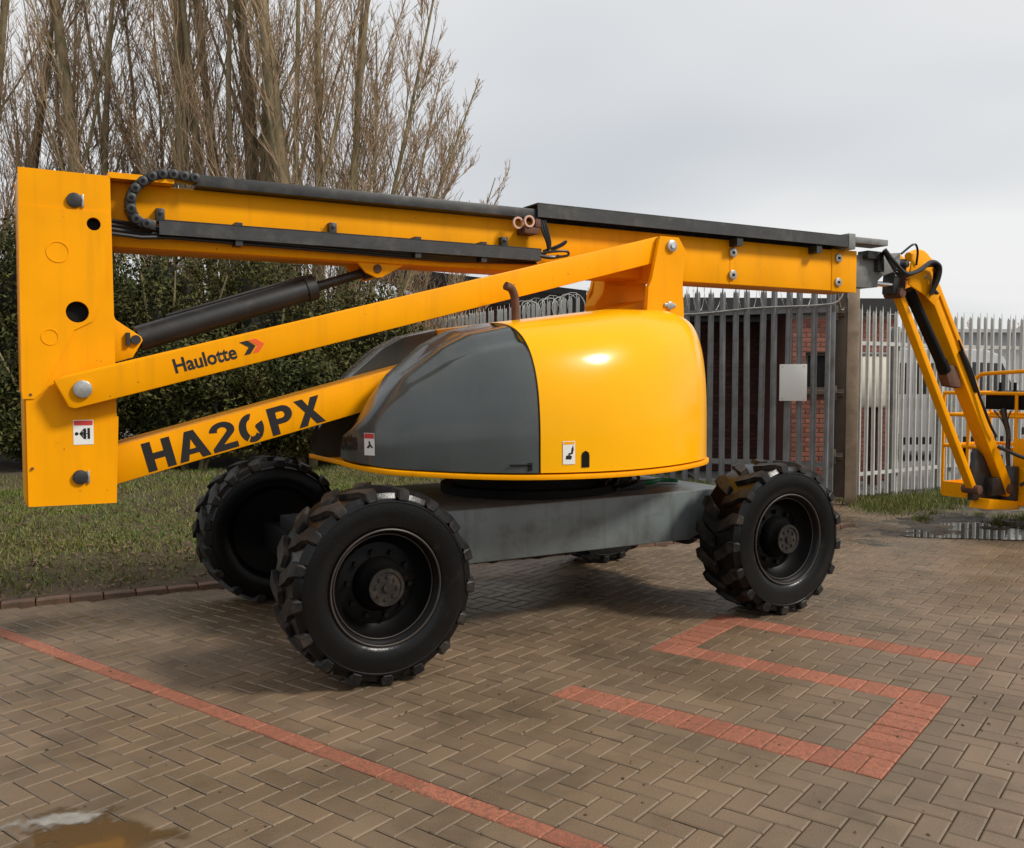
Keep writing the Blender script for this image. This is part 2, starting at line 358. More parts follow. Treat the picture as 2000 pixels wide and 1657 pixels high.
tag(link('paver_field', np_mesh('paver_field', V, F, 'paver'), None, paving), kind='stuff')

# brick edging between paving and verge
kerb = empty('kerb', tuple(K0)); kerb['kind'] = 'structure'
vs, fs = brick_geo(.215, .105, .10, .008, .003); kme = bpy.data.meshes.new('kerb_brick'); kme.from_pydata(vs, [], fs); kme.materials.append(MATS['kerb'])
ka = math.atan2(Kd.y, Kd.x)
for i in range(-8, 37):
    link('kerb_brick', kme, None, kerb, (Kd.x*(i+.5)*.218+Kn.x*.055, Kd.y*(i+.5)*.218+Kn.y*.055, .034+random.uniform(-.004, .004)), (random.gauss(0, .01), random.gauss(0, .01), ka+random.gauss(0, .008)))
# verge: soil bank behind the kerb
def verge_h(s, n): return .025+.30*(1-math.exp(-max(0, n-.15)/2.2))+.03*math.sin(s*1.7+n)*min(1, n)+.02*math.sin(n*3.1-s*2.3)*min(1, n)
g = MB(); ns, nn = 60, 44
ss = np.linspace(-7, 8.05, ns); nv = np.concatenate([np.linspace(.108, 1, 12), np.linspace(1.1, 12, nn-12)])
for s_ in ss:
    for n_ in nv:
        p = K0+Kd*s_+Kn*n_; g.v.append((p.x, p.y, verge_h(s_, n_)+random.gauss(0, .006)))
for a in range(ns-1):
    for b in range(nn-1): k = a*nn+b; g.f.append((k, k+nn, k+nn+1, k+1)); g.m.append(0)
tag(g.build('verge', 'soil', smooth=True, angle=80), kind='structure')
# grass blades
def blades(name, n, mat, slo, shi, nlo, nhi, hlo, hhi, w, keep):
    s_ = rng.uniform(slo, shi, n*3); n_ = rng.uniform(nlo, nhi, n*3)
    k = np.array([keep(a, b) for a, b in zip(s_, n_)]) > rng.random(n*3); s_ = s_[k][:n]; n_ = n_[k][:n]; n = len(s_)
    x = K0.x+Kd.x*s_+Kn.x*n_; y = K0.y+Kd.y*s_+Kn.y*n_; z = np.array([verge_h(a, b) for a, b in zip(s_, n_)])-.005
    a = rng.uniform(0, 2*PI, n); h = rng.uniform(hlo, hhi, n); lx = rng.normal(0, .55, n)*h; ly = rng.normal(0, .55, n)*h
    b0 = np.stack([x-np.cos(a)*w, y-np.sin(a)*w, z], 1); b1 = np.stack([x+np.cos(a)*w, y+np.sin(a)*w, z], 1); t = np.stack([x+lx, y+ly, z+h], 1)
    V = np.stack([b0, b1, t], 1).reshape(-1, 3); F = np.arange(3*n).reshape(-1, 3)
    return link(name, np_mesh(name, V, F, mat), None)
def gkeep(s, n):
    return min(1, max(.05, (n-.14)*2.2))*(.45+.55*math.sin(s*1.3+n*1.1+math.sin(n*2+s)*1.2)**2) if n < 5.4 else .25
tag(blades('grass', 120000, 'grass', -6.5, 8.0, .12, 6.5, .02, .06, .006, gkeep), 'short rough winter grass on the verge behind the kerb', 'grass', kind='stuff')
tag(blades('dry_grass', 6000, 'grass_dry', -6.5, 8.4, .12, 6, .02, .08, .0035, lambda s, n: .5), 'pale dry grass blades scattered through the verge', 'grass', kind='stuff')
# leaf litter
n = 5200; s_ = rng.uniform(-6, 8, n); n_ = np.abs(rng.normal(0, 1.6, n))+.1
V = np.zeros((n, 4, 3)); cx = K0.x+Kd.x*s_+Kn.x*n_; cy = K0.y+Kd.y*s_+Kn.y*n_; cz = np.array([verge_h(a, b) for a, b in zip(s_, n_)])+.018
a = rng.uniform(0, 6.28, n); r = rng.uniform(.010, .022, n)
for k in range(4):
    V[:, k, 0] = cx+np.cos(a+k*PI/2)*r; V[:, k, 1] = cy+np.sin(a+k*PI/2)*r*.8; V[:, k, 2] = cz+rng.uniform(-.008, .012, n)
tag(link('leaf_litter', np_mesh('leaf_litter', V.reshape(-1, 3), np.arange(4*n).reshape(-1, 4), 'litter'), None), 'brown fallen leaves lying in the verge grass', 'leaves', kind='stuff')
# crumbs of dirt and small leaves on the paving
n = 650; xs = rng.uniform(-3.2, 5, n); ys = rng.uniform(2.9, 10, n); V = []; F = []
for x, y in zip(xs, ys):
    if not inview(x, y): continue
    r = random.uniform(.003, .012); k = len(V); a = random.uniform(0, 6)
    V += [(x+math.cos(a+q*1.5708)*r*(1 if q % 2 else .6), y+math.sin(a+q*1.5708)*r*(1 if q % 2 else .6), .0015) for q in range(4)]+[(x, y, .0015+r*.5)]
    F += [(k, k+1, k+4), (k+1, k+2, k+4), (k+2, k+3, k+4), (k+3, k, k+4)]
tag(link('debris', np_mesh('debris', V, F, 'soil'), None), 'dark crumbs of dirt scattered over the block paving', 'debris', kind='stuff')
# mud patch by the right-hand fence
def blob(name, cx, cy, rx, ry, z, mat, rz=0, seed=0, n=64, amp=.25, dome=0, rings=1):
    r_ = random.Random(seed); ph = [(r_.uniform(0, 6.28), r_.uniform(.3, 1)/k) for k in range(1, 9)]
    def rad(a): return 1+amp*sum(am*math.sin(k*a+p) for k, (p, am) in enumerate(ph, 1))/1.6
    m = MB(); c_, s_ = math.cos(rz), math.sin(rz)
    m.v.append((cx, cy, z+dome))
    for q in range(1, rings+1):
        for i in range(n):
            a = 2*PI*i/n; rr = rad(a)*q/rings; x = rx*rr*math.cos(a); y = ry*rr*math.sin(a)
            hz = dome*(1-(q/rings)**2)
            if rings > 1 and q < rings: hz += (r_.random()-.4)*dome*.55
            m.v.append((cx+x*c_-y*s_, cy+x*s_+y*c_, z+hz))
    for i in range(n): m.f.append((0, 1+i, 1+(i+1) % n)); m.m.append(0)
    for q in range(rings-1):
        for i in range(n): k = 1+q*n; m.f.append((k+i, k+n+i, k+n+(i+1) % n, k+(i+1) % n)); m.m.append(0)
    return m.build(name, mat, smooth=True, angle=80)
from mathutils import noise as mnoise
def mud_h(x, y):
    c_, s_ = math.cos(R(28)), math.sin(R(28)); dx_, dy_ = x-5.75, y-10.45; a = (dx_*c_+dy_*s_)/2.9; b = (-dx_*s_+dy_*c_)/1.35
    f = 1-min(1.3, math.hypot(a, b)); n1 = mnoise.fractal(Vector((x*1.5, y*2.2, 3)), .7, 2, 6); n2 = mnoise.noise(Vector((x*9, y*9, 1)))
    return -.024+.055*f+.040*n1+.017*n2*max(0, min(1, f*3))
m = MB(); nx_, ny_ = 190, 120
for i in range(nx_+1):
    for j in range(ny_+1):
        x = 2.9+5.6*i/nx_; y = 8.6+4.2*j/ny_; m.v.append((x, y, mud_h(x, y)))
for i in range(nx_):
    for j in range(ny_): k = i*(ny_+1)+j; m.f.append((k, k+ny_+1, k+ny_+2, k+1)); m.m.append(0)
tag(m.build('mud', 'mud', smooth=True, angle=80), kind='structure')
tag(blob('puddle', 5.55, 9.75, 1.5, .62, .0065, 'puddle_grey', R(14), 9, 80, .4), kind='structure')
tag(blob('puddle', -1.42, 3.07, .40, .27, .0016, 'puddle_brown', R(-25), 33, 120, .3), kind='structure')
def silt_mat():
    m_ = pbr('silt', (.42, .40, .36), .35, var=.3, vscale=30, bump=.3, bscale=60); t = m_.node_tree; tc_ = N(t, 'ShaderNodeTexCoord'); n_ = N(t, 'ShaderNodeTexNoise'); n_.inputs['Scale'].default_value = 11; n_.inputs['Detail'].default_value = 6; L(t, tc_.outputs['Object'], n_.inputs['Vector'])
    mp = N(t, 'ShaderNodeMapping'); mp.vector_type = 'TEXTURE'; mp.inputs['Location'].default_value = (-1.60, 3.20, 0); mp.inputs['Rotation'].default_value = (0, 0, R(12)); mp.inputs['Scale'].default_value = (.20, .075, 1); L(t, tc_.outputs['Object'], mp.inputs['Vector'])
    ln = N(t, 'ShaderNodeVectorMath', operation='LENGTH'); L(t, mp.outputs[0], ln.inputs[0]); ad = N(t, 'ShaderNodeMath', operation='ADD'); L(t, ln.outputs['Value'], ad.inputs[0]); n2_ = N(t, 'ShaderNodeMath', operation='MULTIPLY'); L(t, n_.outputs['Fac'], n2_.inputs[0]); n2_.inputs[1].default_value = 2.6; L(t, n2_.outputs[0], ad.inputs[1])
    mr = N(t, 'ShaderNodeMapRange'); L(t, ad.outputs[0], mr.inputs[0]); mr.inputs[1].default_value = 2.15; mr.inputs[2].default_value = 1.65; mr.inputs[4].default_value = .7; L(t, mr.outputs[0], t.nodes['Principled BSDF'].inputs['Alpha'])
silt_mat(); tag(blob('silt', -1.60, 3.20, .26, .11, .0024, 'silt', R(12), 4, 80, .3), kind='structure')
# ground behind the fences
g = MB(); g.add([(3, 12.65, -.016), (60, 12.65, -.016), (60, 80, -.016), (3, 80, -.016)], [(0, 1, 2, 3)])
tag(g.build('yard', 'asphalt'), kind='structure')
n = 14000; t = rng.random(n); x = 4.3+t*3.6+rng.normal(0, .12, n); y = 11.55+t*1.9+rng.normal(-.25, .38, n); h = rng.uniform(.02, .11, n); a = rng.uniform(0, 6.28, n)
V = np.stack([np.stack([x-np.cos(a)*.005, y-np.sin(a)*.005, x*0], 1), np.stack([x+np.cos(a)*.005, y+np.sin(a)*.005, x*0], 1), np.stack([x+rng.normal(0, .03, n), y+rng.normal(0, .03, n), h], 1)], 1).reshape(-1, 3)
V = V.tolist()
for q in range(26):
    tx_, ty_ = random.gauss(5.7, .9), random.gauss(10.55, .40); hz = mud_h(tx_, ty_)
    if hz < .004: continue
    for k in range(90):
        a_ = random.uniform(0, 6.28); rr = abs(random.gauss(0, .07)); bx, by = tx_+math.cos(a_)*rr, ty_+math.sin(a_)*rr; b0 = hz-.01
        V += [(bx-.004, by, b0), (bx+.004, by, b0), (bx+random.gauss(0, .03), by+random.gauss(0, .03), b0+random.uniform(.02, .09))]
V = np.array(V); n = len(V)//3
tag(link('weeds', np_mesh('weeds', V, np.arange(3*n).reshape(-1, 3), 'grass'), None), 'thin weeds and grass along the foot of the pale fence', 'weeds', kind='stuff')

# ------------------------------------------------------------------ the boom lift (local axes: x along the machine, y away from the camera, z up)
BL = tag(empty('boom_lift', tuple(MO), AL), 'yellow articulated boom lift with grey and yellow engine covers parked on block paving', 'boom lift')
def part(mb, name, mat, parent=None, **k): return mb.build(name, mat, parent or BL, **k)
# chassis
m = MB(); m.prism([(-1.05, .50), (-.95, .47), (1.02, .47), (1.12, .50), (1.50, .52), (1.50, .78), (1.36, .815), (-.98, .80), (-1.05, .76)], -.69, .69)
ch = part(m, 'chassis', 'chassis_grey', bevel=.012)
m = MB(); m.prism([(-1.56, .60), (-1.04, .52), (-1.04, .72), (-1.56, .70)], -.30, .34); part(m, 'chassis_nose', 'black', bevel=.01)
m = MB(); m.box((-1.572, -.29, .625), (-1.561, -.25, .69)); m2 = part(m, 'reflector', 'red')
for x in (-1.44, 1.44):
    m = MB(); m.box((x-.09, -.86, .40), (x+.09, .86, .58)); m.cyl((x, -.2, .48), (x, .2, .48), .16, 20); part(m, 'axle', 'black', bevel=.01)
m = MB(); m.cyl((.12, 0, .80), (.12, 0, .86), .62, 48); m.cyl((.12, 0, .86), (.12, 0, 1.03), .52, 48)
part(m, 'slew_ring', 'black', smooth=True)
m = MB(); m.cyl((.66, -.38, .82), (.66, -.38, 1.02), .07, 16); m.box((.55, -.46, .815), (.80, -.30, .87)); part(m, 'slew_motor', 'dark_steel', bevel=.005)
m = MB()
for k in range(5):
    a = random.uniform(-.1, .1); m.tube(catmull([(.45+.05*k, -.45, .83), (.5+.05*k, -.50+a, .90), (.55+.04*k, -.42, .96), (.5, -.3, 1.02)], 5), .012, 6)
part(m, 'hose_bundle', 'rubber_hose', smooth=True)
m = MB(); pts = []
m.tube(catmull([(.80, -.30, .835), (.95, -.36, .845), (1.1, -.26, .84), (1.22, -.32, .835)], 6), .022, 8, r1=.014); part(m, 'green_strap', 'green_rag', smooth=True)

# engine covers
PO = [(-1.36,-.28,1.11), (-1.3,-.42,1.088), (-1.17,-.62,1.066), (-.85,-.88,1.05), (-.47,-1.08,1.042), (.04,-1.14,1.036), (.52,-1.05,1.036), (.95,-.85,1.036), (1.19,-.66,1.036), (1.33,-.46,1.036), (1.38,-.28,1.036)]
OUT = np.array(catmull(PO, 10))
QU = ([-1.36, -1.17, -.85, -.45, .52, .95, 1.19, 1.33, 1.38], [-1.31, -1.18, -.86, -.45, .52, .90, 1.06, 1.14, 1.18])
HT = ([-1.31, -1.18, -1.07, -.86, -.7, -.45, -.15, .45, .9, 1.18], [1.26, 1.48, 1.62, 1.795, 1.88, 1.935, 1.975, 2.055, 2.07, 2.02])
def hood_sec(P):
    qu = float(np.interp(P[0], *QU)); return qu, -.33, float(np.interp(qu, *HT))
def hood_pt(P, w, off=0, nexp=3.4):
    qu, qv, H = hood_sec(P); yf = min(1, max(0, (w-P[2])/(H-P[2]))); xf = 1-(1-yf**nexp)**(1/nexp)
    return Vector((P[0]+(qu-P[0])*xf, P[1]+(qv-P[1])*xf, P[2]+(H-P[2])*yf))
def out_at(u):       # outline point at given u
    i = int(np.searchsorted(OUT[:, 0], u)); i = max(1, min(len(OUT)-1, i)); a, b = OUT[i-1], OUT[i]; t = (u-a[0])/(b[0]-a[0]); return a+(b-a)*t
SEAM = -.452
def hood(name, mat, us, mirror, parent=None, nphi=20, groove=False):
    m = MB(); Ps = [out_at(u) for u in us]; n = len(Ps); sg = -1 if mirror else 1
    for P in Ps:
        qu, qv, H = hood_sec(P); ne = 3.4
        for k in range(nphi+1):
            ph = PI/2*k/nphi; cf = max(0, math.cos(ph))**(2/ne); sf = math.sin(ph)**(2/ne)
            x = P[0]+(qu-P[0])*(1-cf); y = P[1]+(qv-P[1])*(1-cf); z = P[2]+(H-P[2])*sf
            if groove and H > 1.5:     # two moulded channels running back over the cover's shoulder
                f = (1-cf)
                for c0, dp in ((.30, .032), (.62, .026)):
                    z -= dp*math.exp(-((f-c0)/.07)**2)*min(1, (H-1.5)*4)
            m.v.append((x, y*sg, z))
        m.v.append((qu, -.29*sg, H-.01)); m.v.append((qu, -.28*sg, 1.06))
    w = nphi+3
    for i in range(n-1):
        for k in range(w-1):
            a = i*w+k; m.f.append((a, a+w, a+w+1, a+1)); m.m.append(0)
        m.f.append((i*w, i*w+w-1, (i+1)*w+w-1, (i+1)*w)); m.m.append(0)
    for e in (0, n-1): m.f.append(tuple(e*w+k for k in range(w))); m.m.append(0)
    return part(m, name, mat, parent, smooth=True, angle=42)
ug = list(np.linspace(-1.36, SEAM-.006, 40)); uy = list(np.linspace(SEAM+.006, 1.2, 40))+list(np.linspace(1.21, 1.38, 14))
hg = hood('grey_cover', 'grey_paint', ug, False, groove=True); hy = hood('yellow_cover', 'yellow_gloss', uy, False)
hood('grey_cover', 'grey_paint', ug, True, groove=True); hood('yellow_cover', 'yellow_gloss', uy, True)
# dark gasket in the seam
m = MB(); P = out_at(SEAM); pr = [hood_pt(P, P[2]+(hood_sec(P)[2]-P[2])*math.sin(PI/2*k/24)**.6) for k in range(25)]
for p in pr: c_ = Vector((SEAM, -.30, 1.4)); d = (c_-p).normalized()*.012; m.v += [(p.x-.010, p.y+d.y*.25, p.z+d.z*.25), (p.x+.010, p.y+d.y*.25, p.z+d.z*.25)]
for k in range(24): m.f.append((2*k, 2*k+1, 2*k+3, 2*k+2)); m.m.append(0)
part(m, 'seam_gasket', 'black', hy)
# skirt plate under the covers
m = MB(); loop = [(p[0]*1.012, p[1]*1.012, p[2]) for p in OUT]; full = loop+[(x, -y, z) for x, y, z in reversed(loop)]
n = len(full)
for x, y, z in full: m.v += [(x, y, z-.040), (x, y, z-.012)]
for i in range(n): j = (i+1) % n; m.f.append((2*i, 2*j, 2*j+1, 2*i+1)); m.m.append(0)
m.f.append(tuple(2*i for i in range(n))); m.m.append(0); m.f.append(tuple(2*i+1 for i in range(n))); m.m.append(0)
part(m, 'turret_plate', 'yellow', bevel=.004)
m = MB(); m.prism([(-.9, 1.05), (1.2, 1.05), (1.2, 1.75), (.5, 1.62), (-.5, 1.38), (-.9, 1.2)], -.27, .27); part(m, 'turret_core', 'dark_steel')
m = MB(); m.prism([(.72, 1.6), (1.30, 1.6), (1.22, 2.02), (.88, 2.02)], -.30, .30); m.prism([(.86, 1.98), (1.24, 1.98), (1.30, 2.14), (1.29, 2.37), (.90, 2.37), (.88, 2.24), (.80, 2.14)], .16, .30)
part(m, 'tower_base', 'yellow', bevel=.008)
# exhaust
m = MB(); m.tube(catmull([(-.254, -.47, 1.90), (-.256, -.47, 2.02), (-.262, -.47, 2.10), (-.29, -.475, 2.155), (-.335, -.48, 2.172)], 6), .027, 14)
m.tube([(-.254, -.47, 1.93), (-.254, -.47, 1.95)], .034, 14)
part(m, 'exhaust_pipe', 'rust', smooth=True, angle=50)
# small recess and stickers on the covers
def on_hood(vs2, u0, w0, off, sx=1):
    out = []
    s0 = None
    # walk along the outline by arc length
    d = np.r_[0, np.cumsum(np.linalg.norm(np.diff(OUT[:, :2], axis=0), axis=1))]; sb = np.interp(u0, OUT[:, 0], d)
    for a, b in vs2:
        s = sb+a*sx; P = np.array([np.interp(s, d, OUT[:, k]) for k in range(3)])
        q = hood_pt(P, w0+b); q2 = hood_pt(np.array([np.interp(s+.01, d, OUT[:, k]) for k in range(3)]), w0+b); q3 = hood_pt(P, w0+b+.01)
        nn = (q2-q).cross(q3-q).normalized(); out.append(q+nn*off)
    return out
def decal_grid(name, mat, u0, w0, wd, ht, off, parent, nx=6, ny=5):
    m = MB(); vs = [(wd*(i/nx), ht*(j/ny)) for j in range(ny+1) for i in range(nx+1)]
    m.v = [tuple(p) for p in on_hood(vs, u0, w0, off)]
    for j in range(ny):
        for i in range(nx): k = j*(nx+1)+i; m.f.append((k, k+1, k+nx+2, k+nx+1)); m.m.append(0)
    return part(m, name, mat, parent, smooth=True)
def decal_poly(name, mat, poly, u0, w0, off, parent):
    m = MB(); m.v = [tuple(p) for p in on_hood(poly, u0, w0, off)]; m.f = [tuple(range(len(poly)))]; m.m = [0]; return part(m, name, mat, parent)
st = decal_grid('warning_sticker', 'white', -1.277, 1.135, .078, .130, .003, hg)
# its print
def strip(u0, w0, x0, x1, y0, y1, mat, off, par, nm='print'):
    return decal_poly(nm, mat, [(x0, y0), (x1, y0), (x1, y1), (x0, y1)], u0, w0, off, par)
strip(-1.277, 1.135, .003, .075, .098, .127, 'red', .0045, hg)
decal_poly('print', 'letter', [(.018, .045), (.034, .040), (.043, .052), (.060, .042), (.066, .048), (.048, .066), (.044, .084), (.034, .084), (.036, .062)], -1.277, 1.135, .0045, hg)
st2 = decal_grid('warning_sticker', 'white', -.315, 1.087, .078, .135, .003, hy)
decal_poly('print', 'letter', [(.018, .030), (.052, .028), (.058, .046), (.040, .055), (.020, .050)], -.315, 1.087, .0045, hy)
decal_poly('print', 'letter', [(.030, .062), (.052, .068), (.055, .092), (.066, .110), (.068, .085), (.062, .060), (.040, .055)], -.315, 1.087, .0045, hy)
strip(-.315, 1.087, .006, .072, .116, .131, 'yellow', .0045, hy)
decal_poly('vent_slot', 'black', [(0, 0), (.052, 0), (.052, .070), (.046, .088), (.026, .098), (.006, .088), (0, .070)], -.195, 1.065, .0035, hy)
me = text_mesh('otte', .150, .005, .56); vs = [(v.co.x, v.co.y) for v in me.vertices]
for v, p in zip(me.vertices, on_hood(vs, -1.3595, 1.165, .004)): v.co = p
link('lettering', me, 'letter', hg)
m = MB(); m.box((-.52, -1.072, 1.055), (-.47, -1.045, 1.10)); m.tube([(-.62, -1.03, 1.088), (-.5, -1.075, 1.088)], .006, 6); part(m, 'cover_latch', 'black', hg)

# mast
MN = -.24
outer = [(-3.022, .922), (-2.602, .916), (-2.585, 1.377), (-2.594, 1.385), (-2.598, 2.03), (-2.603, 2.652), (-3.033, 2.652), (-3.036, 1.52), (-3.022, 1.478)]
h1 = circle(-2.687, 2.393, .034); h2 = circle(-2.774, 1.93, .055)
mast = empty('mast'); mast.parent = BL
for v0 in (MN+.008, -MN-.008):
    me = curve_mesh('side_plate', [outer, h1, h2], .016); me.materials.append(MATS['yellow']); link('side_plate', me, None, mast, (0, v0, 0))
m = MB(); m.box((-3.03, -.222, .93), (-3.015, .222, 2.645)); m.box((-3.02, -.222, .93), (-2.62, .222, .945)); m.box((-3.02, -.222, 2.635), (-2.61, .222, 2.648)); part(m, 'back_plate', 'yellow', mast)
m = MB(); m.box((-3.0, -.20, 1.0), (-2.64, .20, 2.60)); part(m, 'mast_dark_fill', 'black', mast)  # black filler added so the plate holes look shaded inside
me = curve_mesh('lap_plate', [[(-3.036, 1.478), (-2.985, 1.478), (-2.95, 1.51), (-2.79, 1.835), (-2.70, 1.885), (-2.64, 2.08), (-2.605, 2.24), (-2.603, 2.46), (-3.035, 2.46), (-3.040, 1.52)], circle(-2.687, 2.393, .034), circle(-2.774, 1.93, .056)], .006); me.materials.append(MATS['yellow']); link('lap_plate', me, None, mast, (0, MN-.0035, 0))
for (x, z, r_) in ((-2.86, 2.236, .055), (-2.905, 1.797, .042)):
    me = curve_mesh('weld_ring', [circle(x, z, r_, 32), circle(x, z, r_-.005, 32)], .004); me.materials.append(MATS['yellow']); link('weld_ring', me, None, mast, (0, MN-.0075, 0))
for (x, z) in ((-2.772, 2.508), (-2.772, 1.064)):
    m = MB(); m.cyl((x-.005, MN-.018, z), (x-.005, MN+.02, z), .038, 24); p = part(m, 'pivot_pin', 'dark_steel', mast, bevel=.004)
    m = MB(); m.box((x+.028, MN-.014, z-.033), (x+.040, MN, z+.033)); part(m, 'keeper_plate', 'steel', mast, bevel=.002)
m = MB(); m.box((-2.806, MN-.002, 1.235), (-2.709, MN-.0005, 1.365)); sk = part(m, 'warning_sticker', 'white', mast)
m = MB(); m.box((-2.802, MN-.0035, 1.337), (-2.713, MN-.0022, 1.361)); part(m, 'print', 'red', mast)
m = MB(); m.box((-2.738, MN-.0035, 1.265), (-2.726, MN-.0022, 1.322))
for a in (-50, -25, 0, 25, 50): m.bar((-2.775, 1.293), (-2.775+.036*math.cos(R(a)), 1.293+.036*math.sin(R(a))), 0, .005, MN-.0035, MN-.0022)
m.prism(circle(-2.79, 1.293, .009, 12), MN-.0035, MN-.0022); m.prism([(-2.757, 1.268), (-2.745, 1.262), (-2.745, 1.322), (-2.757, 1.316)], MN-.0035, MN-.0022)
part(m, 'print', 'letter', mast)
for z in (1.53, 1.15):
    m = MB(); m.cyl((-3.0, MN-.010, z-.03), (-3.0, MN, z-.03), .007, 10); part(m, 'bolt', 'rust', mast)
# mast lug for the lift cylinder
for v0 in (-.11, .09):
    m = MB(); m.prism([(-2.62, 2.03), (-2.575, 1.905), (-2.445, 1.815), (-2.437, 1.795), (-2.49, 1.70), (-2.62, 1.66)], v0, v0+.02); lg = part(m, 'cylinder_lug', 'yellow', mast, bevel=.003)
m = MB(); m.cyl((-2.475, -.13, 1.797), (-2.475, .13, 1.797), .026, 16); m.box((-2.525, -.135, 1.765), (-2.505, -.11, 1.835)); part(m, 'lug_pin', 'dark_steel', mast)

# parallel link with lettering
LV0, LV1 = -.345, -.262
A = Vector((-2.767, 1.528)); B = Vector((1.097, 2.538)); dl = (B-A).normalized(); nl = Vector((-dl.y, dl.x))
def lp(s, t, base=A): q = base+dl*s+nl*t; return (q.x, q.y)
LL = (B-A).length
m = MB(); m.prism([lp(-.115, .075), lp(-.06, .088), lp(LL-.05, .088), lp(LL-.05, -.088), lp(-.06, -.088), lp(-.085, -.075)], LV0, LV1)
lk = part(m, 'link_arm', 'yellow', bevel=.006)
m = MB(); m.cyl((A.x, LV0-.025, A.y), (A.x, -.2, A.y), .046, 28); part(m, 'link_pin', 'steel', lk, bevel=.006)
me = text_mesh('Haulotte', .108, .0028, .90)
for v in me.vertices: q = lp(.462+v.co.x, -.035+v.co.y); v.co = (q[0], LV0-.0015, q[1])
link('lettering', me, 'letter', lk)
for s0, mat in ((.838, 'letter'), (.888, 'red_orange')):
    m = MB(); m.prism([lp(s0, .046), lp(s0+.045, .046), lp(s0+.085, .008), lp(s0+.045, -.030), lp(s0+.008, -.030), lp(s0+.045, .008)], LV0-.002, LV0-.0005); part(m, 'chevron_mark', mat, lk)
# lower arm with model number
A2 = Vector((-2.772, 1.064)); B2 = Vector((1.097, 2.074)); AV = -.17
def lp2(s, t): q = A2+dl*s+nl*t; return (q.x, q.y)
m = MB(); m.prism([lp2(-.06, .10), lp2(LL, .10), lp2(LL+.05, 0), lp2(LL, -.10), lp2(-.06, -.10), lp2(-.1, 0)], AV, .17)
la = part(m, 'lower_arm', 'yellow', bevel=.006)
def glyph(loops, s0, hgt=.165, wdt=1.10, t0=-.088):
    s0 = .335+(s0-.375)*1.21
    me = curve_mesh('lettering', [[(x, y) for x, y in l] for l in loops], .002)
    for v in me.vertices: q = lp2(s0+v.co.x*hgt*wdt, t0+v.co.z*hgt); v.co = (q[0], AV-.0015+v.co.y*.3, q[1])
    link('lettering', me, 'letter', la)
def arcp(cx, cy, rx, ry, a0, a1, n=10): return [(cx+rx*math.cos(R(a0+(a1-a0)*i/n)), cy+ry*math.sin(R(a0+(a1-a0)*i/n))) for i in range(n+1)]
gw = 1.0
glyph([[(0, 0), (.26, 0), (.26, .38), (.58, .38), (.58, 0), (.84, 0), (.84, 1), (.58, 1), (.58, .60), (.26, .60), (.26, 1), (0, 1)]], .375)
glyph([[(0, 0), (.27, 0), (.33, .20), (.64, .20), (.70, 0), (.98, 0), (.63, 1), (.35, 1)], [(.385, .38), (.585, .38), (.485, .72)]], .517)
glyph([[(0, 0), (.80, 0), (.80, .21), (.36, .21)]+arcp(.40, .69, .40, .31, -28, 175, 14)[0:15]+[(.25, .66)]+arcp(.40, .69, .155, .125, 175, -20, 8)+[(.0, .14)]], .677)
glyph([arcp(.40, .5, .40, .51, 78, 235, 14)+arcp(.40, .5, .16, .30, 235, 92, 10)], .815)
glyph([arcp(.40, .5, .40, .51, 243, 318, 8)+arcp(.40, .5, .16, .30, 318, 243, 8)], .815)
glyph([[(.66, .10)]+arcp(.40, .5, .40, .51, -40, 20, 6)+[(.56, .58), (.52, .52)]], .815)
glyph([[(0, 0), (.26, 0), (.26, .36), (.46, .36)]+arcp(.48, .68, .32, .32, -90, 90, 12)+[(0, 1)], [(.26, .56), (.44, .56)]+arcp(.44, .68, .11, .12, -90, 90, 8)+[(.26, .80)]], .965)
glyph([[(0, 0), (.30, 0), (.46, .30), (.62, 0), (.94, 0), (.62, .51), (.91, 1), (.61, 1), (.47, .71), (.33, 1), (.03, 1), (.32, .51)]], 1.10)

# rear bracket that carries link and arm
for v0, v1 in ((-.385, -.352), (.352, .385)):
    me = curve_mesh('tower_plate', [[(.985, 2.600), (1.155, 2.602), (1.225, 2.505), (1.20, 2.35), (1.195, 2.27), (1.215, 1.95), (.865, 1.95), (.882, 2.235), (.912, 2.292)], ], v1-v0); me.materials.append(MATS['yellow']); link('tower_plate', me, None, BL, (0, (v0+v1)/2, 0))
m = MB(); m.prism([(1.02, 2.58), (1.17, 2.57), (1.285, 2.43), (1.20, 2.32), (1.02, 2.30)], -.30, .30); part(m, 'tower_cross_member', 'yellow', bevel=.006)
m = MB(); m.cyl((1.083, -.405, 2.535), (1.083, .405, 2.535), .042, 24); pp = part(m, 'tower_pin', 'steel', bevel=.004)
m = MB(); m.cyl((1.083, -.415, 2.535), (1.083, -.405, 2.535), .018, 12); part(m, 'pin_bolt', 'chrome', pp)
m = MB(); m.cyl((1.073, -.40, 2.11), (1.073, .40, 2.11), .030, 20); m.box((1.02, -.398, 2.10), (1.125, -.386, 2.125)); part(m, 'tower_pin', 'steel', bevel=.003)

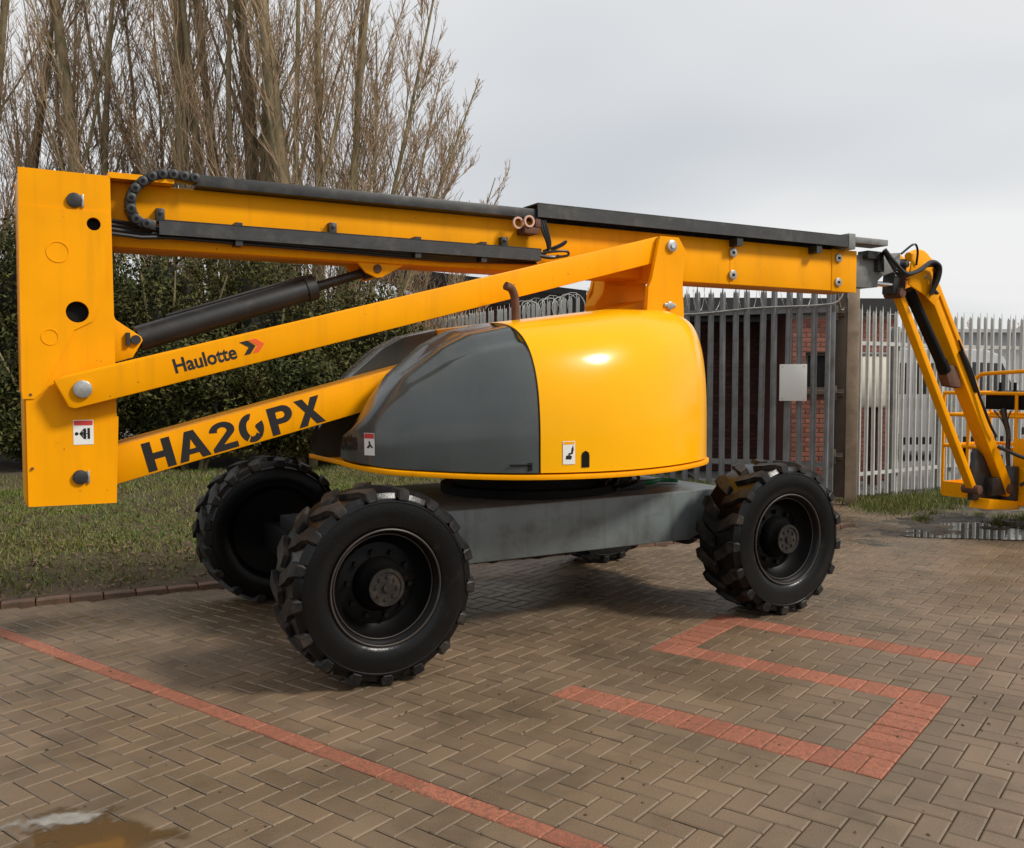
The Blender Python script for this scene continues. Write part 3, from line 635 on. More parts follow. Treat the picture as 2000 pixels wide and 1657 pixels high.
# main boom
def sl(u): return .0065*(u+2.5)
def bw(u, w): return (u, w+sl(u))
def bbox(m, u0, u1, w0, w1, v0, v1): m.prism([bw(u0, w0), bw(u1, w0), bw(u1, w1), bw(u0, w1)], v0, v1); return m
BN = -.14
m = MB(); bbox(m, -2.70, 3.33, 2.297, 2.645, BN, .14); bm_ = part(m, 'main_boom', 'yellow', bevel=.010)
m = MB(); bbox(m, 1.88, 1.892, 2.30, 2.643, BN-.003, BN+.01); part(m, 'weld_seam', 'yellow', bm_)
m = MB(); bbox(m, 3.03, 3.335, 2.293, 2.649, BN-.006, BN+.02); part(m, 'end_collar', 'yellow', bm_, bevel=.002)
m = MB(); bbox(m, -2.61, -2.28, 2.645, 2.675, -.24, -.02); part(m, 'boom_cover', 'yellow', bm_)
ta = MB(); bbox(ta, -2.16, .07, 2.648, 2.712, -.225, -.10); ta = part(ta, 'cable_tray', 'tray_black', bm_, bevel=.004)
m = MB()
for (a0, a1, b0, b1, c0, c1) in ((.05, 3.14, 2.744, 2.752, -.245, -.05), (.05, 3.14, 2.658, 2.746, -.245, -.237), (.05, 3.14, 2.658, 2.746, -.058, -.05)): bbox(m, a0, a1, b0, b1, c0, c1)
tb = part(m, 'cable_tray', 'tray_black', bm_)
m = MB(); bbox(m, 3.11, 3.19, 2.642, 2.772, -.252, -.045); bbox(m, 3.19, 3.62, 2.70, 2.752, -.24, -.06); part(m, 'tray_end', 'head_grey', bm_, bevel=.004)
m = MB(); bbox(m, -2.36, .085, 2.375, 2.448, -.235, -.225); bbox(m, -2.36, .085, 2.366, 2.376, -.235, -.141); bbox(m, -2.36, .085, 2.44, 2.447, -.235, -.205)
sdt = part(m, 'side_tray', 'tray_black', bm_)
m = MB()
for k in range(4): m.tube([(-2.62, -.225+.02*k, 2.355+.027*k+sl(-2.6)), (-2.45, -.22+.02*k, 2.345+.024*k+sl(-2.5)), (-2.3, -.20+.012*k, 2.36+.018*k), (-.6, -.165-.008*k, 2.335+.012*k+sl(-.6)), (.09, -.16, 2.36+.01*k+sl(0))], .011, 8)
part(m, 'hose_bundle', 'rubber_hose', bm_, smooth=True)
for u in (-2.345, -1.362, -.175):
    m = MB(); m.box((u-.022, -.19, 2.44+sl(u)), (u+.022, -.140, 2.515+sl(u))); m.cyl((u, -.20, 2.49+sl(u)), (u, -.188, 2.49+sl(u)), .011, 10); part(m, 'tray_bracket', 'dark_steel', bm_, bevel=.002)
for u in (-1.93, -.82, -.35):
    for a_, b_ in ((2.44, 2.465), (2.335, 2.37)): m = MB(); m.box((u-.02, -.225, a_+sl(u)), (u+.02, -.141, b_+sl(u))); part(m, 'tray_clip', 'dark_steel', bm_)
for u, w in ((1.90, 2.545), (1.90, 2.372), (3.10, 2.575), (3.10, 2.372)):
    m = MB(); m.cyl((u, BN-.022, w+sl(u)), (u, BN, w+sl(u)), .038, 20); bo = part(m, 'pad_bolt', 'steel', bm_, bevel=.004)
    m = MB(); m.box((u-.012, BN-.026, w-.010+sl(u)), (u+.012, BN-.021, w+.010+sl(u))); part(m, 'slot', 'black', bo)
for u in (1.90, 2.78):
    m = MB(); m.box((u-.03, -.23, 2.59+sl(u)), (u+.03, -.14, 2.648+sl(u))); part(m, 'tray_bracket', 'dark_steel', bm_)
# energy chain
pth = catmull([(-2.16, 2.688), (-2.29, 2.695), (-2.37, 2.682), (-2.44, 2.642), (-2.487, 2.585), (-2.503, 2.520), (-2.49, 2.462), (-2.455, 2.425), (-2.38, 2.412)], 4)
dd = np.r_[0, np.cumsum([np.linalg.norm(pth[i+1]-pth[i]) for i in range(len(pth)-1)])]; tot = dd[-1]; nl_ = 11
for k in range(nl_):
    s0 = tot*(k+.5)/nl_; c_ = np.array([np.interp(s0, dd, [p[i] for p in pth]) for i in (0, 1)]); c2 = np.array([np.interp(min(tot, s0+.01), dd, [p[i] for p in pth]) for i in (0, 1)]); d = (c2-c_); d /= np.linalg.norm(d); hl = tot/nl_*.52
    m = MB(); m.bar(c_-d*hl, c_+d*hl, 0, .050, -.245, -.165); m.cyl((c_[0]-d[0]*hl*.6, -.258, c_[1]-d[1]*hl*.6), (c_[0]-d[0]*hl*.6, -.152, c_[1]-d[1]*hl*.6), .026, 16)
    cl = part(m, 'chain_link', 'dark_steel', bm_, bevel=.003)
    m = MB(); m.cyl((c_[0]-d[0]*hl*.6, -.260, c_[1]-d[1]*hl*.6), (c_[0]-d[0]*hl*.6, -.256, c_[1]-d[1]*hl*.6), .011, 10); part(m, 'link_rivet', 'black', cl)
# roller and hoses at the tray joint
for (u, w, v) in ((-.03, 2.618, -.262), (-.10, 2.606, -.235)):
    me = curve_mesh('guide_ring', [circle(u, w+.016, .040, 24), circle(u, w+.016, .028, 24)], .016); me.materials.append(MATS['pink_ring']); link('guide_ring', me, None, bm_, (0, v, 0))
m = MB(); m.box((-.06, -.26, 2.555), (.05, -.15, 2.60)); m.box((.02, -.265, 2.60), (.06, -.20, 2.655)); part(m, 'roller_bracket', 'rust', bm_, bevel=.003)
m = MB()
for k in range(3): m.tube(catmull([(.07+.02*k, -.235, 2.655), (.085+.02*k, -.25, 2.58), (.12+.012*k, -.25, 2.50), (.13, -.24, 2.45), (.10, -.22, 2.425)], 5), .009, 7)
m.tube(catmull([(.10, -.23, 2.45), (.20, -.26, 2.49), (.265, -.26, 2.525), (.25, -.25, 2.50), (.16, -.24, 2.455)], 5), .008, 7)
m.tube(catmull([(.06, -.22, 2.43), (.18, -.26, 2.45), (.27, -.265, 2.455), (.28, -.26, 2.43), (.2, -.25, 2.415), (.06, -.21, 2.41)], 5), .009, 7)
m.tube(catmull([(.04, -.215, 2.42), (.15, -.24, 2.41), (.22, -.24, 2.42)], 5), .014, 7)
part(m, 'hose_loops', 'rubber_hose', bm_, smooth=True)
# boom lug and lift cylinder
for v0 in (-.12, .10):
    m = MB(); m.prism([(-1.235, 2.36), (-1.13, 2.245), (-1.055, 2.215), (-1.02, 2.222), (-.84, 2.325), (-.84, 2.36)], v0, v0+.02); part(m, 'cylinder_lug', 'yellow', bm_, bevel=.003)
m = MB(); m.cyl((-1.053, -.128, 2.272), (-1.053, .128, 2.272), .028, 16); part(m, 'lug_pin', 'rust', bm_, bevel=.003)
def al(p, q, t): return (p[0]+(q[0]-p[0])*t, 0, p[1]+(q[1]-p[1])*t)
cA, cB = (-2.475, 1.797), (-1.053, 2.272)
m = MB(); m.cyl(al(cA, cB, .02), al(cA, cB, .735), .072, 32); m.cyl(al(cA, cB, .70), al(cA, cB, .74), .079, 32); m.cyl(al(cA, cB, 0), al(cA, cB, .03), .05, 20)
m.tube([(-2.3, -.04, 1.94), (-1.5, -.04, 2.205), (-1.44, -.03, 2.19)], .010, 6)
cy = part(m, 'lift_cylinder', 'black', smooth=True); cy.data.materials[0] = MATS['dark_steel']
m = MB(); m.cyl(al(cA, cB, .74), al(cA, cB, 1.0), .030, 20); m.cyl(al(cA, cB, .96), al(cA, cB, 1.02), .045, 20); part(m, 'cylinder_rod', 'dark_steel', cy, smooth=True)

# boom head and jib
m = MB(); bbox(m, 3.33, 3.68, 2.36, 2.59, -.095, .095); m.prism([(3.36, 2.385), (3.56, 2.385), (3.72, 2.50), (3.95, 2.57), (3.95, 2.72), (3.36, 2.66)], -.115, -.096); m.prism([(3.36, 2.385), (3.56, 2.385), (3.72, 2.50), (3.95, 2.57), (3.95, 2.72), (3.36, 2.66)], .096, .115)
hd = part(m, 'boom_head', 'head_grey', bevel=.004)
m = MB(); m.box((3.45, -.17, 2.63), (3.66, -.06, 2.70)); m.box((3.60, -.16, 2.53), (3.68, -.10, 2.64)); part(m, 'valve_block', 'dark_steel', hd, bevel=.004)
m = MB(); m.cyl((3.55, -.03, 2.44), (3.98, -.03, 2.44), .024, 16); part(m, 'cylinder_rod', 'chrome', hd, smooth=True)
KN = [(3.90, 2.46), (3.90, 2.62), (4.02, 2.78), (4.25, 2.775), (4.50, 2.66), (4.52, 2.58), (4.50, 2.36), (4.40, 2.28), (4.28, 2.33), (4.06, 2.40)]
jb = empty('jib'); jb.parent = BL
for v0 in (-.13, .115):
    m = MB(); m.prism([(4.06, 2.44), (4.10, 2.72), (4.24, 2.76), (4.46, 2.65), (4.50, 2.36), (4.42, 2.27), (4.28, 2.36)], v0, v0+.015); part(m, 'knuckle_plate', 'yellow', jb, bevel=.002)
m = MB(); m.prism([(3.93, 2.36), (4.10, 2.36), (4.12, 2.68), (3.95, 2.68)], -.06, .06); m.cyl((4.02, -.14, 2.62), (4.02, .14, 2.62), .03, 16); part(m, 'knuckle', 'dark_steel', jb, bevel=.006)
m = MB(); m.tube(catmull([(4.14, -.06, 2.70), (4.26, -.06, 2.735), (4.36, -.05, 2.72), (4.42, -.04, 2.66)], 5), .045, 12); part(m, 'rotary_actuator', 'yellow', jb, smooth=True)
for u, w in ((4.40, 2.42), (4.28, 2.52), (4.42, 2.61)):
    m = MB(); m.cyl((u, -.145, w), (u, .145, w), .03 if u > 4.35 else .015, 16); part(m, 'jib_pin', 'steel', jb, bevel=.003)
m = MB(); m.bar((4.47, 2.45), (5.80, .43), 0, .12, -.07, .07); part(m, 'jib_arm', 'yellow', jb, bevel=.006)
m = MB(); m.bar((4.54, 2.46), (5.20, 1.47), 0, .05, -.085, -.06); m.bar((4.54, 2.46), (5.20, 1.47), 0, .05, .06, .085); part(m, 'jib_rib', 'yellow', jb, bevel=.003)
m = MB(); m.bar((4.03, 2.44), (5.27, .47), 0, .062, -.04, .04); part(m, 'tie_rod', 'yellow', jb, bevel=.005)
for a_, b_, r0_ in ((4.03, 2.37, .045), (5.25, .50, .045), (5.76, .48, .05)):
    m = MB(); m.cyl((a_, -.09, b_), (a_, .09, b_), r0_, 16); part(m, 'rod_pin', 'rust', jb, bevel=.003)
m = MB(); m.cyl((4.20, -.02, 2.41), (4.74, -.02, 1.69), .052, 20); m.cyl((4.70, -.02, 1.75), (4.76, -.02, 1.66), .058, 20); part(m, 'jib_cylinder', 'black', jb, smooth=True, angle=50)
m = MB(); m.prism([(4.70, 1.72), (4.80, 1.52), (4.98, 1.50), (4.92, 1.72)], -.05, .05); part(m, 'cylinder_foot', 'rust', jb, bevel=.01)
m = MB()
for k in range(3): m.tube(catmull([(3.60+.02*k, -.22+.02*k, 2.71), (3.70+.015*k, -.25+.03*k, 2.60), (3.86, -.25+.03*k, 2.515-.01*k), (4.05, -.25+.03*k, 2.56-.01*k), (4.21, -.24+.03*k, 2.64-.015*k), (4.33+.02*k, -.24+.03*k, 2.61), (4.345+.025*k, -.22+.03*k, 2.50), (4.30+.03*k, -.18+.02*k, 2.36)], 7), .020-.002*k, 9)
m.tube(catmull([(3.90, -.16, 2.70), (4.02, -.2, 2.79), (4.10, -.18, 2.74), (4.14, -.14, 2.62)], 6), .010, 7)
for k in range(2): m.tube(catmull([(4.32, -.20, 2.60), (4.38, -.2+.05*k, 2.52), (4.36, -.16, 2.43), (4.44+.03*k, -.13, 2.38)], 6), .012, 7)
part(m, 'jib_hose', 'rubber_hose', jb, smooth=True)
m = MB(); m.tube(catmull([(4.86, -.08, 1.96), (5.04, -.10, 1.68), (5.14, -.10, 1.50), (5.34, -.11, 1.16), (5.46, -.11, 1.02)], 6), .014, 7); m.tube(catmull([(5.50, -.10, .92), (5.62, -.22, .84), (5.80, -.30, .76), (5.86, -.30, .64), (5.80, -.16, .52)], 6), .018, 8); m.tube([(4.90, -.085, 1.86), (5.16, -.085, 1.47)], .026, 8)
part(m, 'jib_hose', 'rubber_hose', jb, smooth=True)
m = MB(); m.box((5.50, -.06, .42), (5.86, .06, .60)); m.cyl((5.85, 0, .35), (5.85, 0, .70), .10, 20); m.prism([(5.30, .38), (5.80, .36), (5.74, .62), (5.36, .90), (5.30, .62)], .02, .08); part(m, 'platform_rotator', 'dark_steel', jb, bevel=.008)
m = MB(); m.prism([(5.35, .30), (5.90, .26), (5.95, .34), (5.40, .40)], -.10, .10); part(m, 'rotator_bracket', 'yellow', jb, bevel=.01)
# platform basket
pf = empty('platform'); pf.parent = BL
U0, U1, VF, VN = 6.0, 6.85, .84, -.95
m = MB(); m.box((U0, VN, .30), (U1, VF, .33)); part(m, 'floor', 'yellow', pf)
m = MB(); m.box((U0-.004, .30, .30), (U0+.008, VF, .46)); m.box((U0-.004, VN, .30), (U0+.008, -.05, .62)); m.box((U1-.008, VN, .30), (U1+.004, VF, .46)); m.box((U0, VF-.008, .30), (U1, VF+.004, .46)); part(m, 'toe_board', 'yellow', pf)
m = MB(); m.box((U0-.05, -.75, .62), (U0+.02, .02, .98)); part(m, 'mount_plate', 'yellow', pf, bevel=.01)
m = MB(); m.prism([(5.86, .30), (6.06, .30), (6.06, .74), (5.95, .70)], -.62, -.02); part(m, 'mount_housing', 'yellow', pf, bevel=.02)
for w in (.86, 1.20, 1.44):
    m = MB(); m.tube([(U0, VN, w), (U0, VF, w), (U1, VF, w), (U1, VN, w), (U0, VN, w)], .019, 10); part(m, 'rail', 'yellow', pf, smooth=True, angle=50)
for (u, v) in ((U0, VF), (U0, .55), (U0, .02), (U0, -.75), (U1, VF), (U1, .3), (U1, -.3), (U1, VN), (U0, VN)):
    m = MB(); m.tube([(u, v, .32), (u, v, 1.44)], .017, 10); part(m, 'rail_post', 'yellow', pf, smooth=True, angle=50)
m = MB(); m.tube([(U0, .55, .86), (U0, .02, .62)], .012, 8); part(m, 'rail_brace', 'yellow', pf)
m = MB(); m.tube(catmull([(U0, .56, 1.44), (U0-.02, .52, 1.52), (U0-.03, .42, 1.62), (U0-.03, .28, 1.65), (U0-.03, -.5, 1.66), (U0, -.6, 1.44)], 6), .021, 10); part(m, 'console_guard', 'yellow', pf, smooth=True)
m = MB(); m.prism([(6.03, 1.27), (6.28, 1.27), (6.28, 1.47), (6.03, 1.45)], -.50, .38); cbx = part(m, 'control_box', 'black', pf, bevel=.008)
for v in (.26, .10, -.08):
    m = MB(); m.cyl((6.10, v, 1.44), (6.10, v, 1.475), .032, 14, .022); m.cyl((6.10, v, 1.47), (6.10, v, 1.555), .016, 12); part(m, 'joystick', 'black', cbx, smooth=True, angle=50)
m = MB(); m.tube(catmull([(6.0, .16, 1.28), (5.98, .12, 1.16), (5.97, .08, 1.02), (5.95, .07, .84), (5.92, .04, .68)], 6), .03, 8, r1=.02)
for k in (-1, 1, 2): m.tube(catmull([(6.0, .14+.06*k, 1.26), (5.98, .12+.02*k, 1.16), (5.97, .10, 1.06)], 4), .009, 6)
part(m, 'control_cable', 'rubber_hose', pf, smooth=True)

# wheels
RW, RS, WW = .515, .487, .36
def wheel_parts():
    t = MB(); hw = WW/2
    prof = [(.292, hw-.035), (.300, hw-.012), (.335, hw+.004), (.385, hw+.010), (.43, hw+.004), (.438, hw+.003), (.442, hw+.007), (.450, hw+.005), (.453, hw-.004), (.462, hw-.010), (RS, hw-.022), (RS+.002, hw-.06), (RS, 0), (RS+.002, -hw+.06), (RS, -hw+.022), (.462, -hw+.010), (.453, -hw+.004), (.450, -hw-.005), (.442, -hw-.007), (.438, -hw-.003), (.43, -hw-.004), (.385, -hw-.010), (.335, -hw-.004), (.300, -hw+.012), (.292, -hw+.035)]
    t.lathe(prof, 72)
    tyre = t.mesh('tyre', 'tyre', True, 0, 50)
    t.v = []; t.f = []; t.m = []
    l = MB(); nlg = 17
    def wpt(r, a, v): return (r*math.cos(a), v, r*math.sin(a))
    for sd_ in (-1, 1):
        for k in range(nlg):
            a0 = 2*PI*(k+(.5 if sd_ > 0 else 0))/nlg; st_ = 2*PI/nlg
            # spine from shoulder to the middle, swept along the direction of travel
            spine = [(hw+.004, 0, .058), (hw-.045, .012, .082), (hw*.5, .085, .076), (.010, .165, .062)]
            secs = []
            for (v, da, wd) in spine:
                top = RW if v < hw-.01 else RW-.012; wa = wd/RW
                secs.append([wpt(RS-.02, a0+da-wa*.62, v*sd_), wpt(top, a0+da-wa*.5, v*sd_), wpt(top, a0+da+wa*.5, v*sd_), wpt(RS-.02, a0+da+wa*.62, v*sd_)])
            sh = (hw+.008, 0, .03); secs.insert(0, [wpt(.452, a0-.05, sh[0]*sd_), wpt(.456, a0-.04, (sh[0]+.004)*sd_), wpt(.456, a0+.04, (sh[0]+.004)*sd_), wpt(.452, a0+.05, sh[0]*sd_)])
            vs = [p for s in secs for p in s]; fs = []
            for i in range(len(secs)-1):
                for q in range(4): fs.append((i*4+q, i*4+(q+1) % 4, i*4+4+(q+1) % 4, i*4+4+q))
            fs += [(0, 1, 2, 3), tuple(len(vs)-4+q for q in (3, 2, 1, 0))]
            l.add(vs, fs)
    lug = l.mesh('tread_lugs', 'lug', False, 0); 
    r_ = MB(); r_.lathe([(.303, -hw+.010), (.312, -hw+.004), (.306, -hw+.018), (.285, -hw+.030), (.272, -hw+.05), (.262, -hw+.10), (.215, -hw+.14), (.15, -hw+.125), (.0005, -hw+.125), (.0005, hw-.03), (.27, hw-.03), (.303, hw-.02)], 64)
    rim = r_.mesh('rim', 'rim', True, 0, 40)
    rl = MB()
    for r0_, v_, tr in ((.300, -hw+.006, .006), (.272, -hw+.045, .004)):
        rl.lathe([(r0_+tr*math.cos(2*PI*q/8), v_+tr*math.sin(2*PI*q/8)) for q in range(9)], 64)
    lip = rl.mesh('rim_lip', 'rim_lip', True)
    h = MB(); h.lathe([(.0005, -hw+.010), (.078, -hw+.010), (.080, -hw+.004), (.096, -hw+.004), (.098, -hw+.012), (.100, -hw+.035), (.120, -hw+.065), (.140, -hw+.10), (.145, -hw+.13)], 40)
    hub = h.mesh('hub', ['hub', 'rim'], True, 0, 40)
    hub.polygons.foreach_set('material_index', [0 if all((hub.vertices[i].co.x**2+hub.vertices[i].co.z**2) < .0105 and hub.vertices[i].co.y < -hw+.02 for i in p.vertices) else 1 for p in hub.polygons])
    b = MB()
    for k in range(8): a = 2*PI*k/8; b.cyl((.058*math.cos(a), -hw+.002, .058*math.sin(a)), (.058*math.cos(a), -hw+.014, .058*math.sin(a)), .010, 6)
    b.cyl((0, -hw-.002, 0), (0, -hw+.014, 0), .022, 12); cap = b.mesh('hub_bolts', 'hub')
    nb = MB(); nb.cyl((0, -hw+.105, 0), (0, -hw+.135, 0), .015, 6)
    nuts = nb.mesh('wheel_nut', 'rim')
    return tyre, lug, rim, hub, cap, nuts, lip
WPm = wheel_parts()
for (u, v, fl, ph) in ((-1.44, -1.02, 0, .1), (1.44, -1.02, 0, .9), (-1.44, 1.02, PI, .4), (1.44, 1.02, PI, 1.7)):
    w = link('wheel', WPm[2], None, BL, (u, v, RW-.004), (0, ph, fl))
    for nm, me in zip(('tyre', 'tread_lugs', 'hub', 'hub_bolts', 'rim_lip'), (WPm[0], WPm[1], WPm[3], WPm[4], WPm[6])):
        o_ = link(nm, me, None, w)
        if nm in ('tread_lugs', 'hub_bolts'): o_['kind'] = 'stuff'
    for k in range(10): link('wheel_nut', WPm[5], None, w, (.172*math.cos(PI*k/5), 0, .172*math.sin(PI*k/5)))

# ------------------------------------------------------------------ fences and gate
def pale_mesh(name, H, mat, w=.068, dp=.022):
    m = MB(); x = [-w/2, -w*.36, -w*.17, w*.17, w*.36, w/2]; y = [.004, 0, -dp, -dp, 0, .004]; th = .004
    top = [H-.05, H-.005, H-.06, H-.06, H-.005, H-.05]
    for q in range(2):
        for i in range(6): m.v.append((x[i], y[i]+q*th, 0))
        for i in range(6): m.v.append((x[i], y[i]+q*th, top[i] if i not in (2, 3) else H-.045))
    m.v += [(0, -dp, H+.05), (0, -dp+th, H+.05)]
    for q in range(2):
        b = q*12
        for i in range(5): m.f.append((b+i, b+i+1, b+i+7, b+i+6))
        m.f.append((b+8, b+9, 24+q))
    for i in range(5):
        if i == 2: m.f += [(8, 24, 25, 20), (24, 9, 21, 25)]
        else: m.f.append((6+i, 7+i, 19+i, 18+i))
    m.f += [(0, 6, 18, 12), (5, 17, 23, 11)]; m.m = [0]*len(m.f)
    return m.mesh(name, mat)
def fence(name, label, cat, p, q, H, z0, rails, mat, spacing, posts, pale, group=None, railw=.05, frame=False):
    p = Vector((*p, 0)); q = Vector((*q, 0)); d = q-p; Ln = d.length; a = math.atan2(d.y, d.x)
    root = tag(empty(name, tuple(p), a), label, cat, group)      # local x along, local -y to the camera
    n = int(Ln/spacing)
    for i in range(n):
        x = (i+.5)*Ln/n
        link('pale', pale, None, root, (x+random.gauss(0, .003), -.005, z0+random.gauss(0, .006)), (random.gauss(0, .004), random.gauss(0, .006), 0))
    for z in rails:
        m = MB(); m.box((0, .0, z-railw/2), (Ln, .006, z+railw/2)); m.box((0, .006, z-railw/2), (Ln, .05, z-railw/2+.006)); part(m, 'rail', mat, root)
    for x in posts:
        m = MB(); m.box((x-.05, .052, 0), (x+.05, .06, H)); m.box((x-.004, .06, 0), (x+.004, .14, H)); m.box((x-.05, .14, 0), (x+.05, .148, H)); part(m, 'fence_post', mat, root)
    if frame:
        for x in (.03, Ln-.03):
            m = MB(); m.box((x-.03, -.0, z0-.02), (x+.03, .06, H-.05)); part(m, 'gate_stile', mat, root, bevel=.004)
    return root
pale_f = pale_mesh('pale', 2.66, 'galv', .076); pale_l = pale_mesh('pale', 2.42, 'galv', .066); pale_d = pale_mesh('pale', 2.62, 'galv_shaded', .076)
fence('palisade_fence', 'pale grey palisade fence panel between the brown gate post and the corner post', 'fence', (4.42, 11.78), (6.22, 13.02), 2.3, .08, (.36, 2.06), 'galv', .148, (1.0, 2.14), pale_l)
fence('palisade_fence', 'pale grey palisade fence behind the yellow platform at the right edge', 'fence', (6.26, 13.06), (11.2, 15.2), 2.3, .08, (.36, 2.06), 'galv', .148, (.05, 2.6, 5.2), pale_l)
fence('palisade_gate', 'galvanised palisade gate in shade with a blank white board', 'gate', (1.05, 12.75), (4.00, 11.37), 2.7, .12, (.52, 2.46), 'galv_shaded', .158, (), pale_d, frame=True, railw=.07)
fence('palisade_fence', 'grey palisade fence receding behind the engine covers and exhaust pipe', 'fence', (-2.3, 19.4), (.95, 12.85), 2.6, .10, (.5, 2.36), 'galv', .16, (0.1, 2.5, 5.0), pale_f)
gp = tag(empty('gate_post', (4.24, 11.55, 0), R(-20)), 'brown rusty square steel gate post with three hinges', 'post')
m = MB(); m.box((-.02, -.09, 0), (.12, .09, 2.78)); part(m, 'post', 'post', gp, bevel=.006)
m = MB(); m.box((-.16, -.06, .1), (-.022, .06, 2.76)); part(m, 'post_channel', 'post_dark', gp, bevel=.004)
for z in (.62, 1.42, 2.42):
    m = MB(); m.box((-.26, -.10, z-.045), (-.05, -.062, z+.045)); m.cyl((-.16, -.115, z-.09), (-.16, -.115, z+.09), .028, 12); m.tube([(-.26, -.12, z), (-.06, -.13, z)], .012, 8); part(m, 'hinge', 'post_dark', gp, bevel=.003)
gdir = Vector((2.95, -1.38, 0)).normalized(); ga = math.atan2(gdir.y, gdir.x)
sb = tag(empty('sign_board', (3.53, 11.50, 1.32), ga), 'blank white rectangular board fixed on the dark gate', 'sign')
m = MB(); m.box((-.165, -.012, 0), (.165, -.004, .46)); part(m, 'board', 'white', sb, bevel=.002)
for x in (-.13, .13):
    for z in (.03, .43): m = MB(); m.cyl((x, -.016, z), (x, -.012, z), .008, 8); part(m, 'screw', 'steel', sb)
# razor wire coils on the dark fence
def coil(name, label, p, q, z, r, pitch):
    p = Vector((*p, z)); q = Vector((*q, z)); d = (q-p); Ln = d.length; d.normalize(); nrm = Vector((-d.y, d.x, 0)); m = MB(); turns = Ln/pitch
    pts = []; 
    for i in range(int(turns*14)+1):
        t = i/14; a = 2*PI*t; rr = r*(1+.12*math.sin(t*2.3)); pts.append(p+d*(t*pitch+.06*math.sin(t*1.7))+nrm*math.cos(a)*rr+Vector((0, 0, math.sin(a)*rr)))
    m.tube(pts, .0035, 4)
    for i in range(0, len(pts)-1, 2):
        c_ = pts[i]; m.box((-.012, -.001, -.004), (.012, .001, .004), Matrix.Translation(c_) @ Matrix.Rotation(random.uniform(0, 6), 4, 'Z') @ Matrix.Rotation(random.uniform(0, 6), 4, 'X'))
    return tag(m.build(name, 'galv'), label, 'razor wire')
coil('razor_wire', 'coil of razor wire along the top of the dark gate', (1.0, 12.82), (4.1, 11.40), 2.66, .19, .17)
coil('razor_wire', 'coil of razor wire on the fence just right of the exhaust pipe', (.15, 14.55), (.97, 12.95), 2.62, .20, .17)
m = MB(); m.tube(catmull([(1.6, 12.44, 2.46), (2.4, 12.08, 2.45), (3.1, 11.74, 2.50), (3.8, 11.40, 2.51), (4.02, 11.30, 2.56), (4.10, 11.28, 2.80)], 6), .012, 6); tag(m.build('wire', 'steel', smooth=True), 'grey cable slung along the top rail of the dark gate', 'cable')

# ------------------------------------------------------------------ buildings
def brick_wall(root, name, x0, x1, z0, z1, y, mat, mortar, openings=(), pick=None, npick=0):
    """brick faces on a mortar backing, local coordinates, facing -y"""
    m = MB(); bl, bh = .225, .075
    xs = sorted({x0, x1, *[a for o in openings for a in o[:2]]}); zs = sorted({z0, z1, *[a for o in openings for a in o[2:]]})
    for i in range(len(xs)-1):
        for j in range(len(zs)-1):
            cx, cz = (xs[i]+xs[i+1])/2, (zs[j]+zs[j+1])/2
            if any(o[0] < cx < o[1] and o[2] < cz < o[3] for o in openings): continue
            m.box((xs[i], y, zs[j]), (xs[i+1], y+.2, zs[j+1]))
    part(m, 'wall', mortar, root)
    sx, sy, sz = .215, .012, .065
    single = bpy.data.meshes.new('brick'); a, c_ = sx/2, sz/2
    single.from_pydata([(-a,0,-c_),(a,0,-c_),(a,0,c_),(-a,0,c_),(-a+.004,-sy,-c_+.004),(a-.004,-sy,-c_+.004),(a-.004,-sy,c_-.004),(-a+.004,-sy,c_-.004)], [], [(0,1,5,4),(1,2,6,5),(2,3,7,6),(3,0,4,7),(4,5,6,7)]); single.materials.append(MATS[mat])
    V = []; F = []; cand = []; half = []
    for j in range(int((z1-z0)/bh)):
        for i in range(-1, int((x1-x0)/bl)+1):
            cx = x0+(i+.5+(j % 2)*.5)*bl; cz = z0+(j+.5)*bh
            l_, r__ = max(cx-a, x0+.004), min(cx+a, x1-.004)
            for o in openings:
                if o[2]-c_ < cz < o[3]+c_:
                    if o[0] <= cx <= o[1]: 
                        if l_ < o[0]: r__ = min(r__, o[0]-.004)
                        elif r__ > o[1]: l_ = max(l_, o[1]+.004)
                        else: r__ = l_
                    elif cx < o[0]: r__ = min(r__, o[0]-.004)
                    else: l_ = max(l_, o[1]+.004)
            if r__-l_ > .16: 
                if r__-l_ > sx-.002: cand.append((cx, cz))
                else: half.append((l_, r__, cz))
            elif r__-l_ > .03: half.append((l_, r__, cz))
    if pick: cand.sort(key=pick)
    for k, (cx, cz) in enumerate(cand):
        if k < npick: link('brick', single, None, root, (cx, y, cz), (0, random.gauss(0, .003), 0))
        else:
            b = len(V); V += [(cx+v.co.x, y+v.co.y, cz+v.co.z) for v in single.vertices]; F += [tuple(q+b for q in p.vertices) for p in single.polygons]
    for l_, r__, cz in half:
        b = len(V); V += [((l_+r__)/2+v.co.x*(r__-l_)/sx, y+v.co.y, cz+v.co.z) for v in single.vertices]; F += [tuple(q+b for q in p.vertices) for p in single.polygons]
    if F: tag(link('brickwork', np_mesh('brickwork', V, F, mat), None, root), kind='stuff')
def window(root, x0, x1, z0, z1, y, fm='white', nx=1):
    m = MB()
    for a, b, c_, d in ((x0, x1, z0, z0+.05), (x0, x1, z1-.05, z1), (x0, x0+.05, z0+.05, z1-.05), (x1-.05, x1, z0+.05, z1-.05)): m.box((a, y+.04, c_), (b, y+.09, d))
    for k in range(1, nx): xm = x0+(x1-x0)*k/nx; m.box((xm-.02, y+.045, z0+.05), (xm+.02, y+.085, z1-.05))
    w = part(m, 'window', fm, root); m = MB(); m.box((x0+.04, y+.06, z0+.04), (x1-.04, y+.068, z1-.04)); part(m, 'pane', 'glass', w)
    m = MB(); m.box((x0-.05, y-.05, z0-.06), (x1+.05, y+.06, z0-.003)); part(m, 'sill', fm, w); return w
